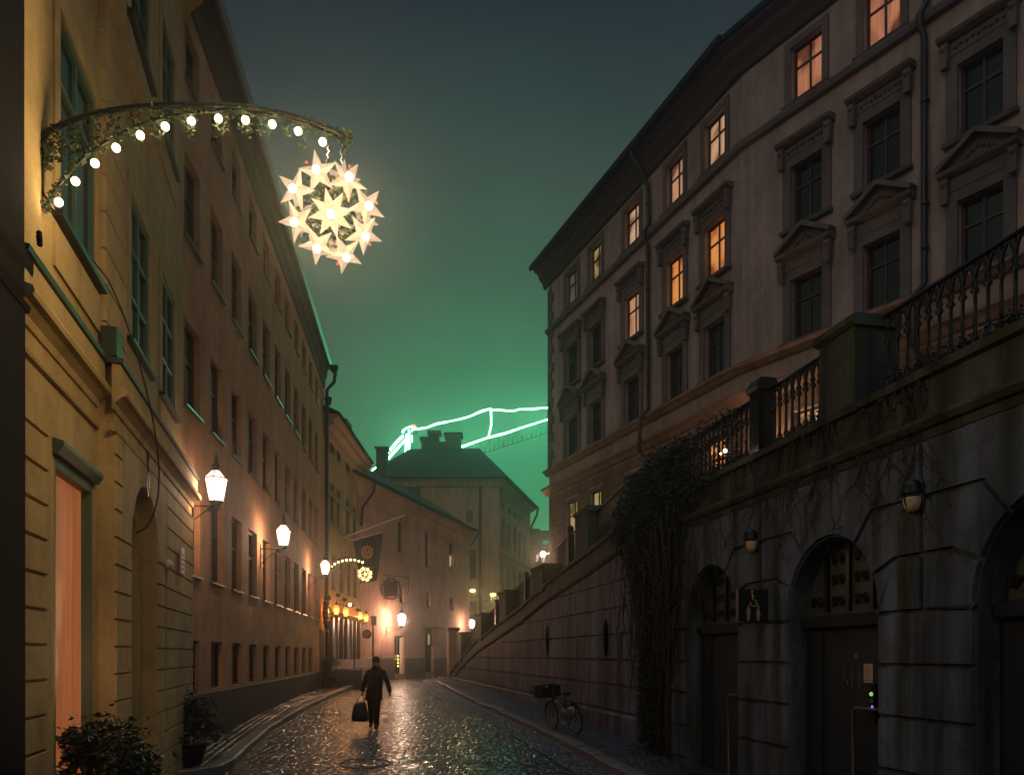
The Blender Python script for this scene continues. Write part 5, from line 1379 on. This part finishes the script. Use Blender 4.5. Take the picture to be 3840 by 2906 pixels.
m = MB(); m.prism(arcpts(0, 0, .54, 0, 345, 23), -.04, .04); m.build('disc', 'darkframe', e); m = MB(); m.ball((.12, -.08, .05), .14, 8, 6, (1.4, .4, .9)); m.build('mark', 'band', e); m = MB(); m.tube([(-.62, 0, -.5), (-1.6, 0, -.7)], .04, 5); m.build('bracket', 'iron', e)
p = pt(373, 660, 43); e = thing('sign_post', 'thin upright post with small plate behind the walking person', 'post', (p.x, p.y, gz(43)))
m = MB(); m.tube([(0, 0, 0), (0, 0, 3.6)], .05, 7); m.box(-.12, .2, -.03, .03, 3.1, 3.6); m.build('pole', 'iron', e)

# ================================================================== TERRACE
e = thing('wooden_deck', 'low dark wooden terrace deck in front of the restaurant', 'deck', (-8.7, 37.2, gz(38) - .02), 0)
m = MB(); 
for i in range(14): m.box(.0, 2.0, .0 + i * .36, .33 + i * .36, .33, .37)
m.build('boards', 'deck', e); m = MB(); m.box(.03, 1.96, .02, 5.0, 0, .325); m.build('frame', 'deck', e)
def bench(loc, rz, lb, L=1.45):
    t = thing('slatted_bench', lb, 'bench', loc, rz, 'terrace benches')
    m = MB()
    for i in range(4): m.box(-L / 2, L / 2, -.42 + i * .115, -.32 + i * .115, .43, .46)
    m.build('seat', 'wood', t)
    m = MB()
    for i in range(5): m.sweep([(.06 + i * .02, .52 + i * .09), (.09 + i * .02, .52 + i * .09), (.105 + i * .02, .59 + i * .09), (.075 + i * .02, .59 + i * .09)], -L / 2, L / 2)
    m.build('backrest', 'wood', t)
    for s_ in (-1, 1):
        for y in (-.36, .02):
            m = MB(); m.box(s_ * (L / 2 - .1) - .025, s_ * (L / 2 - .1) + .025, y, y + .05, 0, .43 if y < 0 else .98); m.build('leg', 'iron', t)
    return t
bench((-8.05, 37.9, gz(38) + .36), math.radians(38), 'slatted bench with shiny wet seat on the terrace, nearer one')
bench((-7.75, 40.9, gz(38) + .36), math.radians(25), 'slatted bench on the terrace just left of the walking person')
m = None
e = thing('low_screen', 'low dark panel screen closing the front edge of the terrace', 'screen', (-8.0, 37.15, gz(37) + .35), 0)
m = MB(); m.box(-.2, .95, -.03, .03, .0, .48); m.box(-.25, -.19, -.045, .045, 0, .55); m.box(.95, 1.0, -.045, .045, 0, .55); m.build('panel', 'deck', e)

# ================================================================== PLANTS
def shrub(loc, w_, h_, n, sz, lb, pot=True, mat='leaf', yellow=0, grp=None, seed=1):
    t = thing('potted_shrub', lb, 'plant', loc, 0, grp); rr = random.Random(seed)
    ph = .42 if pot else 0
    if pot:
        m = MB(); m.lathe([(w_ * .30, 0), (w_ * .42, ph * .9), (w_ * .46, ph * .92), (w_ * .46, ph), (w_ * .3, ph - .03)], n=14); m.build('pot', 'pot', t)
    m = MB()
    for i in range(9):
        a = i * .7; m.tube([(0, 0, ph - .05), (w_ * .2 * math.cos(a), w_ * .2 * math.sin(a), ph + (h_ - ph) * .45), (w_ * .42 * math.cos(a), w_ * .42 * math.sin(a), ph + (h_ - ph) * rr.uniform(.6, .95))], [.014, .01, .005], 5)
    m.build('stems', 'bark', t)
    cl = [Vector((rr.gauss(0, w_ * .24), rr.gauss(0, w_ * .24), ph + (h_ - ph) * rr.uniform(.1, .9))) for _ in range(26)]
    def fn():
        c = rr.choice(cl); return c + Vector((rr.gauss(0, w_ * .10), rr.gauss(0, w_ * .10), rr.gauss(0, h_ * .07)))
    m = MB(); leaves(m, None, n, None, sz, fn); m.build('foliage', mat, t)
    if yellow:
        m = MB(); leaves(m, None, yellow, None, sz, fn); m.build('yellow_leaves', 'yleaf', t)
    return t
def gpt(u, Y, dz=.1): return Vector(((u - 512) / F * Y, Y, gz(Y) + dz))
shrub(Vector(((84 - 512) / F * 8.2 + .0, 8.3, .0)), 1.05, 1.28, 2600, .048, 'large leafy shrub with a few yellow leaves under the orange shop window', yellow=14, seed=3)
shrub(Vector(((122 - 512) / F * 9.2, 9.3, .0)), .7, .95, 1300, .045, 'smaller leafy shrub before the arched door of the yellow building', seed=8)
shrub(gpt(186, 14.1, .08), .85, 1.3, 1600, .05, 'leafy shrub in a pot at the end of the yellow building', seed=5)
shrub(gpt(327.5, 36.3, .1), .9, 1.35, 1300, .05, 'round dark shrub in a pot left of the terrace benches', seed=6)
tt = thing('planter_box', 'dark stone planter step under the near shrubs by the yellow building', 'planter', (0, 0, 0)); 
a_ = Vector(((84 - 512) / F * 8.2, 8.3, 0)); tt.location = (a_.x + .1, 8.7, -.5); tt.rotation_euler = (0, 0, FY.rz)
m = MB(); m.box(-1.2, 1.6, -.45, .45, 0, .5); m.build('box', 'plinth', tt)

# ivy on the retaining wall: one big plant
rr = random.Random(21)
t = FRW.empty('ivy', 'big dark mass of ivy hanging over the retaining wall and its railing', 'climbing plant')
def ivyp():
    while True:
        Y = rr.uniform(9.8, 21.5); z = rr.uniform(.2, 6.05)
        tz_ = zc(Y) + (.98 if 12.4 < Y < 15.8 else (max(.15, .98 - (Y - 15.8) * .22) if Y >= 15.8 else .18))
        if z > tz_: continue
        c0 = 15.55; k = max(0, (z - 1.2) / 4.8)
        wl_, wr_ = 1.0 + 4.2 * k ** 2.6, .75 + 1.2 * k + 4.6 * max(0, (z - 4.35)) ** 1.2 * .55
        d = (Y - c0); e_ = d / wl_ if d > 0 else -d / wr_
        if e_ < 1 and rr.random() < (1 - e_ ** 2.2) * (1.0 if z < 5.05 or not (12.3 < Y < 14.2) else .28):
            th = .20 * (1 - e_) + .05
            return FRW_loc(Y, z, th)
def FRW_loc(Y, z, th): return Vector((FRW.sY(Y), -rr.random() ** 1.2 * th - .05 + (.25 if z > zc(Y) + .05 else 0) * rr.random(), z))
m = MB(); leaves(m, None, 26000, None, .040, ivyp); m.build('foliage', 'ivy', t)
m = MB()
for i in range(70):
    Y = rr.gauss(15.4, .9); z = rr.uniform(2.5, 4.9); x = FRW.sY(Y); pts = [(x, -.10 - rr.random() * .25, z)]
    for k in range(9): pts.append((pts[-1][0] + rr.gauss(0, .05), min(-.06, pts[-1][1] + rr.gauss(0, .03)), pts[-1][2] - rr.uniform(.12, .36)))
    m.tube(pts, [.014 - .0012 * k for k in range(10)], 4)
for i in range(6):
    x = FRW.sY(15.2 + rr.gauss(0, .25)); m.tube([(x, -.14, -.1), (x + rr.gauss(0, .1), -.12, 1.0), (x + rr.gauss(0, .15), -.1, 2.4), (x + rr.gauss(0, .3), -.1, 4)], [.05, .04, .03, .02], 6)
m.build('stems', 'bark', t)
# bare creeper twigs over the arcade
t = FRW.empty('bare_creeper', 'thin leafless creeper twigs spreading over the wall above the arched doorways', 'climbing plant')
m = MB(); ml = MB()
for i in range(54):
    Y = rr.uniform(8.2, 14.6); z = 4.9; x = FRW.sY(Y); pts = [(x, -.07, z)]; dx = rr.gauss(0, .03)
    for k in range(rr.randint(6, 16)):
        dx = dx * .8 + rr.gauss(0, .045); pts.append((pts[-1][0] + dx, -.055 - rr.random() * .03, pts[-1][2] - rr.uniform(.04, .16)))
        if rr.random() < .45:
            b = [pts[-1]]
            for q_ in range(rr.randint(2, 5)): b.append((b[-1][0] + rr.gauss(0, .07), -.06, b[-1][2] - rr.uniform(.0, .09)))
            m.tube(b, .0035, 4)
    m.tube(pts, [.009 * (1 - j / (len(pts) + 2)) + .002 for j in range(len(pts))], 4)
    if rr.random() < .8: leaves(ml, pts[0], 16, (.15, .02, .10), .03)
m.build('twigs', 'bark', t); ml.build('leaves', 'ivy', t)
# planting along the foot of the near railing
t = FRW.empty('railing_plant', 'small leafy plants growing along the foot of the near railing', 'plant')
m = MB()
for i in range(2600):
    Y = rr.uniform(5.5, 9.0); leaves(m, None, 1, None, .026, lambda: Vector((FRW.sY(Y), rr.uniform(-.05, .25), 4.96 + abs(rr.gauss(0, .09)))))
m.build('foliage', 'ivy', t)

# ================================================================== CRANE
t = thing('tower_crane', 'tower crane outlined with green light strips behind the roofs', 'crane', pt(366, 654, 110))
O = t.location.copy()
def cp(x, y, Y=110): return pt(306.7 + .12056 * x, 360 + .12056 * y, Y) - O
def leds(L, nm, r=.125, Y=110, wob=.0): 
    m = MB(); pts = [cp(x, y, Y) for x, y in L]; out = []
    for a, b in zip(pts, pts[1:]):
        k = max(1, int((b - a).length / 2.2))
        for i in range(k): out.append(a.lerp(b, i / k) + Vector((0, 0, random.uniform(-wob, wob))))
    out.append(pts[-1]); m.tube(out, [r * random.uniform(.62, 1.25) for _ in out], 6); return m.build(nm, 'led', t)
leds([(915, 570), (1000, 553), (1080, 530), (1150, 518), (1200, 497), (1275, 482), (1350, 460), (1440, 430), (1520, 400)], 'light_strip', wob=.12)
leds([(1528, 408), (1590, 412), (1660, 422), (1720, 412), (1760, 400), (1880, 402), (1945, 400), (2010, 385), (2400, 350), (3200, 290)], 'light_strip', wob=.12)
leds([(1525, 398), (1530, 470), (1530, 540), (1518, 590), (1508, 630)], 'light_strip')
leds([(1285, 717), (1500, 640), (1600, 617), (1660, 600), (1800, 553), (2015, 485), (2600, 300), (3400, 50)], 'light_strip', r=.16)
leds([(798, 602), (800, 580), (830, 560), (870, 545), (888, 556)], 'light_strip'); leds([(802, 622), (740, 685), (720, 710), (655, 787)], 'light_strip', r=.16); leds([(835, 640), (760, 720), (655, 838)], 'light_strip', r=.16)
leds([(832, 610), (827, 690), (822, 767)], 'light_strip', r=.17); leds([(850, 575), (851, 670), (848, 762)], 'light_strip', r=.17); leds([(872, 580), (915, 570)], 'light_strip', r=.26); leds([(872, 620), (878, 680)], 'light_strip', r=.1)
leds([(540, 925), (555, 900), (575, 885)], 'light_strip'); leds([(662, 915), (720, 898), (778, 882)], 'light_strip')
m = MB(); m.ball(cp(888, 543), .22, 8, 6); m.build('beacon', 'redled', t)
m = MB()      # lattice of the jib below the lower strip
a0, a1 = cp(1285, 725), cp(2600, 308); n = 34; drop = Vector((0, 0, -1.7))
for i in range(n + 1):
    p = a0.lerp(a1, i / n)
    m.tube([p, p + drop], .05, 4)
    if i < n:
        q_ = a0.lerp(a1, (i + 1) / n)
        m.tube([p + (drop if i % 2 else Vector()), q_ + (Vector() if i % 2 else drop)], .04, 4)
m.tube([a0 + drop, a1 + drop], .08, 4); m.tube([a0, a1], .07, 4); m.build('jib', 'crane', t)
m = MB(); b0 = cp(838, 600)
for dx in (-.8, .8):
    for dy in (-.8, .8): m.tube([(b0.x + dx, b0.y + dy, 0), (b0.x + dx, b0.y + dy, b0.z)], .05, 4)
for i in range(int(b0.z / 1.6)):
    z = i * 1.6; m.tube([(b0.x - .8, b0.y - .8, z), (b0.x + .8, b0.y - .8, z + 1.6)], .04, 4); m.tube([(b0.x + .8, b0.y - .8, z), (b0.x - .8, b0.y - .8, z + 1.6)], .04, 4)
m.build('mast', 'crane', t)
m = MB(); c_ = cp(905, 590); m.box(c_.x - .4, c_.x + .4, c_.y - .4, c_.y + .4, c_.z - .5, c_.z + .1); m.build('cab', 'crane', t)
for i, (x, y, pw_) in enumerate(((1400, 700, 700), (1900, 520, 1000), (860, 640, 300), (2600, 300, 2500), (3200, 120, 2500))):
    lamp('crane_light', cp(x, y, 108), pw_, (.12, 1, .42), t, r=3)
m = None

# ================================================================== BICYCLE
b0, b1 = Vector((.96, 18.7, 0)), Vector((1.42, 17.65, 0)); dv = (b1 - b0); L = dv.length
rzb = math.atan2(dv.y, dv.x); zb_ = gz(18.2) + .085
t = thing('bicycle', 'dark bicycle with front carrier box parked on the right pavement against the wall', 'bicycle', (b0.x, b0.y, zb_), rzb)
tilt = .10
t.rotation_euler = (0.10, 0, rzb)
R = .34
def wheelb(x, rear=False):
    w_ = MB(); w_.tube([(x + (R - .02) * math.cos(a), 0, R + (R - .02) * math.sin(a)) for a in [i * math.pi / 18 for i in range(36)]], .020, 7, closed=True); o = w_.build('wheel', 'rubber', t)
    m = MB(); m.tube([(x + (R - .05) * math.cos(a), 0, R + (R - .05) * math.sin(a)) for a in [i * math.pi / 18 for i in range(36)]], .009, 5, closed=True)
    for i in range(24):
        a = i * math.pi / 12; m.tube([(x, .03 * (-1) ** i, R), (x + (R - .05) * math.cos(a), 0, R + (R - .05) * math.sin(a))], .0018, 3)
    m.tube([(x, -.05, R), (x, .05, R)], .03, 8); m.build('rim', 'chrome', o)
wheelb(0); wheelb(L)
m = MB(); bb = (L * .56, 0, .30); st = (L * .70, 0, .86); hd = (.20, 0, .92); hb = (.14, 0, .72)
m.tube([hd, hb], .022, 7); m.tube([hb, bb], .02, 7); m.tube([(.17, 0, .84), (L * .645, 0, .62)], .018, 7); m.tube([bb, st], .018, 7)
for s_ in (-1, 1):
    m.tube([(bb[0], .02 * s_, bb[2]), (L, .05 * s_, R)], .011, 6); m.tube([(L * .66, .02 * s_, .72), (L, .05 * s_, R)], .009, 6); m.tube([(hb[0], .03 * s_, hb[2]), (0, .05 * s_, R)], .012, 6)
m.build('frame', 'bike', t)
m = MB(); m.tube([(.20, 0, .90), (.22, 0, 1.06)], .014, 6); m.tube([(.36, -.30, 1.04), (.30, -.26, 1.06), (.21, -.10, 1.07), (.20, 0, 1.06), (.21, .10, 1.07), (.30, .26, 1.06), (.36, .30, 1.04)], .013, 6); m.ball((.22, 0, 1.10), .05, 8, 6); m.build('handlebar', 'bike', t)
m = MB(); m.loft([[(x, y * w_, z) for y, z in [(-1, 0), (-.5, .03), (.5, .03), (1, 0), (.5, -.04), (-.5, -.04)]] for x, w_, z in [(st[0] - .16, .02, 0), (st[0] - .05, .04, 0), (st[0] + .06, .09, 0), (st[0] + .12, .08, 0)]])
for v in range(len(m.v)): m.v[v] = (m.v[v][0], m.v[v][1], m.v[v][2] + .90)
m.build('saddle', 'leather', t)
def fender(x, a0, a1): return [(x + (R + .025) * math.cos(math.radians(a0 + (a1 - a0) * i / 12)), 0, R + (R + .025) * math.sin(math.radians(a0 + (a1 - a0) * i / 12))) for i in range(13)]
m = MB(); m.tube(fender(0, 20, 170), .006, 6, ry=.03); m.tube(fender(L, -10, 165), .006, 6, ry=.03); m.build('mudguard', 'bike', t)
m = MB(); m.box(-.34, .10, -.24, .24, .78, .80); 
for (x, y0, y1) in ((-.34, -.24, .24), (.09, -.24, .24)): m.box(x, x + .012, y0, y1, .801, 1.06)
for y in (-.24, .228): m.box(-.327, .089, y, y + .012, .801, 1.06)
m.build('carrier_box', 'plastic_box' if 'plastic_box' in M else 'leather', t)
m = MB(); m.tube([(-.28, 0, .78), (0, .06, R)], .008, 5); m.tube([(-.28, 0, .78), (0, -.06, R)], .008, 5); m.build('carrier_stay', 'iron', t)
m = MB(); m.tube([bb, (bb[0] + .10, -.08, .18)], .011, 6); m.box(bb[0] + .06, bb[0] + .15, -.17, -.08, .165, .19); m.tube([bb, (bb[0] - .10, .08, .42)], .011, 6); m.box(bb[0] - .15, bb[0] - .06, .08, .17, .405, .43)
m.tube([(bb[0] + .09 * math.cos(a), -.045, bb[2] + .09 * math.sin(a)) for a in [i * math.pi / 8 for i in range(16)]], .008, 5, closed=True); m.build('crank', 'chrome', t)
m = MB(); m.box(L * .70, L + .28, -.07, .07, .715, .73); m.tube([(L + .25, .06, .72), (L, .06, R)], .007, 5); m.tube([(L + .25, -.06, .72), (L, -.06, R)], .007, 5); m.build('rear_carrier', 'iron', t)
m = MB(); m.ball((L + .08, -.11, .52), .16, 9, 7, (1.2, .45, .9)); m.ball((L * .72, -.09, .46), .11, 8, 6, (1, .5, 1.2)); m.build('plastic_wrap', 'plastic', t)
m = MB(); m.ball((.30, -.20, 1.06), .022, 7, 5); m.build('bell', 'milk', t)

# ================================================================== PERSON
def skin(name, chain, radii, edges, mat, parent, root=0, lv=2):
    me = bpy.data.meshes.new(name); me.from_pydata([tuple(p) for p in chain], edges, []); me.update()
    o = bpy.data.objects.new(name, me); COL.objects.link(o); o.parent = parent
    md = o.modifiers.new('skin', 'SKIN'); md.use_smooth_shade = True
    for i, r in enumerate(radii):
        sv = me.skin_vertices[0].data[i]; sv.radius = r if isinstance(r, tuple) else (r, r); sv.use_root = (i == root)
    sb = o.modifiers.new('sub', 'SUBSURF'); sb.levels = lv; sb.render_levels = lv
    me.materials.append(M[mat]); return o
PX = (375 - 512) / F * 19.5
t = thing('person', 'person in dark coat and cap walking down the wet cobbles towards the camera, head bowed', 'person', (PX, 19.5, gz(19.5) - .005))
# joints: x right in the picture, y away, z up
J = dict(pel=(-.02, .02, .90), wst=(0, .01, 1.06), chs=(.02, .0, 1.28), nkb=(.03, -.01, 1.44), nk=(.035, -.04, 1.50), hd=(.04, -.085, 1.575), hd2=(.045, -.10, 1.66),
         hl=(-.10, .03, .87), kl=(-.115, .10, .49), al=(-.135, .26, .14), tl=(-.14, .16, .045), hr=(.06, 0, .87), kr=(.065, -.12, .50), ar=(.055, -.10, .08), tr=(.075, -.27, .04),
         sl=(-.14, .01, 1.36), el=(-.27, .05, 1.14), wl=(-.30, -.02, .92), sr=(.19, .0, 1.36), er=(.30, .04, 1.13), wr=(.365, -.05, .91))
names = list(J); ch = [J[k] for k in names]; ix = {k: i for i, k in enumerate(names)}
rad = dict(pel=(.15, .11), wst=(.13, .10), chs=(.12, .09), nkb=.06, nk=.055, hd=(.065, .085), hd2=(.07, .085), hl=.085, kl=.058, al=.04, tl=.038, hr=.085, kr=.058, ar=.042, tr=.038, sl=.036, el=.034, wl=.026, sr=.036, er=.034, wr=.026)
E = [('pel', 'wst'), ('wst', 'chs'), ('chs', 'nkb'), ('nkb', 'nk'), ('nk', 'hd'), ('hd', 'hd2'), ('pel', 'hl'), ('hl', 'kl'), ('kl', 'al'), ('al', 'tl'), ('pel', 'hr'), ('hr', 'kr'), ('kr', 'ar'), ('ar', 'tr'), ('chs', 'sl'), ('sl', 'el'), ('el', 'wl'), ('chs', 'sr'), ('sr', 'er'), ('er', 'wr')]
skin('body', ch, [rad[k] for k in names], [(ix[a], ix[b]) for a, b in E], 'skin', t)
def ell(c, rx, ry, n=18, tw=0, z=None): return [(c[0] + rx * math.cos(2 * math.pi * i / n), c[1] + ry * math.sin(2 * math.pi * i / n), c[2] + (.01 * math.sin(3 * 2 * math.pi * i / n) if z else 0)) for i in range(n)]
m = MB()
m.loft([ell((-.035, .01, .70), .215, .165, z=1), ell((-.03, .01, .80), .215, .165), ell((-.02, .01, .95), .20, .155), ell((-.0, .01, 1.08), .185, .14), ell((.015, .0, 1.24), .195, .145), ell((.025, .0, 1.33), .195, .14), ell((.03, .0, 1.39), .165, .12), ell((.03, -.01, 1.45), .115, .10), ell((.035, -.02, 1.49), .085, .08), ell((.035, -.02, 1.53), .09, .085)], cap=True)
def limb(P, r, sq=1.0):
    m.tube(P, r, 14)
limb([(-.08, .0, 1.43), (-.15, .01, 1.375), (-.215, .03, 1.25), (-.265, .045, 1.12), (-.29, .0, .98), (-.30, -.02, .91)], [.05, .068, .066, .060, .054, .053])
limb([(.12, .0, 1.43), (.20, .01, 1.375), (.255, .03, 1.25), (.30, .04, 1.12), (.345, -.02, .98), (.368, -.05, .90)], [.05, .068, .066, .060, .054, .053])
m.build('coat', 'coat', t)
m = MB(); m.tube([(-.105, .03, .88), (-.112, .06, .66), (-.118, .10, .49), (-.128, .19, .30), (-.137, .255, .13)], [.10, .092, .078, .066, .058], 12)
m.tube([(.065, 0, .88), (.065, -.06, .68), (.065, -.12, .50), (.06, -.12, .30), (.055, -.10, .09)], [.10, .092, .078, .066, .060], 12); m.build('trousers', 'trousers', t)
for (a, b, nm) in (((-.135, .29, .12), (-.14, .13, .035), 'shoe'), ((.052, -.06, .06), (.078, -.31, .032), 'shoe')):
    a = Vector(a); b = Vector(b); m = MB(); m.tube([a + Vector((0, .02, .0)), a.lerp(b, .3), a.lerp(b, .75), b], [.048, .052, .046, .028], 10); m.build(nm, 'leather', t)
# cap and hair over the bowed head, with face details
m = MB(); m.ball((.045, -.075, 1.685), .100, 16, 10, (.92, 1.05, .85)); m.loft([ell((.045, -.15, 1.685), .085, .085, 14), ell((.045, -.165, 1.665), .080, .080, 14)]); m.build('cap', 'hair', t)
m = MB(); m.ball((.045, -.055, 1.63), .088, 12, 8, (1, 1, 1)); m.build('hair', 'hair', t)
m = MB(); m.tube([(.045, -.175, 1.60), (.045, -.195, 1.565), (.045, -.175, 1.555)], [.010, .016, .010], 6); m.build('nose', 'skin', t)
for s_ in (-1, 1):
    m = MB(); m.ball((.045 + s_ * .078, -.085, 1.60), .022, 7, 6, (.5, 1, 1.3)); m.build('ear', 'skin', t)
    m = MB(); m.ball((.045 + s_ * .028, -.160, 1.60), .010, 7, 5); m.build('eye', 'hair', t)
m = MB(); m.tube([(.02, -.165, 1.535), (.045, -.172, 1.533), (.07, -.165, 1.535)], .005, 5); m.build('mouth', 'hair', t)
m = MB(); m.loft([ell((.035, -.03, 1.44), .10, .10, 16), ell((.035, -.035, 1.50), .105, .105, 16), ell((.035, -.03, 1.53), .09, .09, 16)]); m.build('collar', 'coat', t)
def hand(w, sg, curl, nm='hand'):
    """palm and five separate fingers, hanging down from the wrist"""
    w = Vector(w); palm = [w, w + Vector((.0, -.01, -.05)), w + Vector((0, -.02, -.095))]
    me = [tuple(p) for p in palm]; rd = [(.026, .022), (.038, .018), (.040, .016)]; ed = [(0, 1), (1, 2)]
    for i, (dy, ln) in enumerate(((-.035, .066), (-.012, .075), (.012, .070), (.034, .054))):
        b = palm[2] + Vector((0, dy, .0)); i0 = len(me); q = Vector((-sg * curl, 0, -1)).normalized(); r_ = Vector((-sg * curl * 2.6, 0, -1 + curl * .9)).normalized()
        me += [tuple(b + Vector((0, 0, -.008))), tuple(b + q * ln * .5), tuple(b + q * ln * .5 + r_ * ln * .5)]; rd += [.010, .009, .007]; ed += [(2, i0), (i0, i0 + 1), (i0 + 1, i0 + 2)]
    i0 = len(me); tb_ = palm[0] + Vector((-sg * .004, -.035, -.03)); me += [tuple(tb_), tuple(tb_ + Vector((-sg * .015, -.022, -.032))), tuple(tb_ + Vector((-sg * .022, -.024, -.062)))]; rd += [.012, .011, .008]; ed += [(1, i0), (i0, i0 + 1), (i0 + 1, i0 + 2)]
    return skin(nm, me, rd, ed, 'skin', t, lv=1)
hand((-.306, -.022, .915), -1, .9); hand((.372, -.052, .905), 1, .25)
# bag
e = thing('handbag', 'large black bag carried low by its long handles by the walking person', 'bag', (PX - .36, 19.48, gz(19.5) + .17), .12)
m = MB(); w1, w2 = .21, .145
def rr4(w_, d_, z, k=10): return [(w_ * math.copysign(abs(math.cos(a)) ** .5, math.cos(a)), d_ * math.copysign(abs(math.sin(a)) ** .5, math.sin(a)), z + (.02 * math.cos(a) if z > .4 else 0)) for a in [2 * math.pi * i / 20 for i in range(20)]]
m.loft([rr4(.18, .065, 0), rr4(.205, .085, .03), rr4(.205, .09, .12), rr4(.18, .08, .28), rr4(.145, .06, .40), rr4(.12, .03, .46)]); m.build('bag_body', 'leather', e)
for y in (-.03, .03):
    m = MB(); m.tube([(-.09, y, .44), (-.02, y * .8, .58), (.045, 0, .655), (.06, 0, .66), (.075, 0, .655), (.09, y * .8, .58), (.10, y, .44)], .009, 6); m.build('handle', 'leather', e)

# ================================================================== HAZE
HAZE = .0032
if HAZE:
    m = MB(); m.box(-70, 75, -8, 128, -2.4, 62); hz = m.build('haze', 'glass'); hz['kind'] = 'stuff'
    hm = bpy.data.materials.new('haze'); hm.use_nodes = True; tt_ = hm.node_tree; tt_.nodes.clear()
    pv = N(tt_, 'ShaderNodeVolumePrincipled'); pv.inputs['Color'].default_value = (.85, .88, .86, 1); pv.inputs['Density'].default_value = HAZE; pv.inputs['Anisotropy'].default_value = .9
    ou = N(tt_, 'ShaderNodeOutputMaterial'); tt_.links.new(pv.outputs[0], ou.inputs['Volume'])
    hz.data.materials.clear(); hz.data.materials.append(hm)
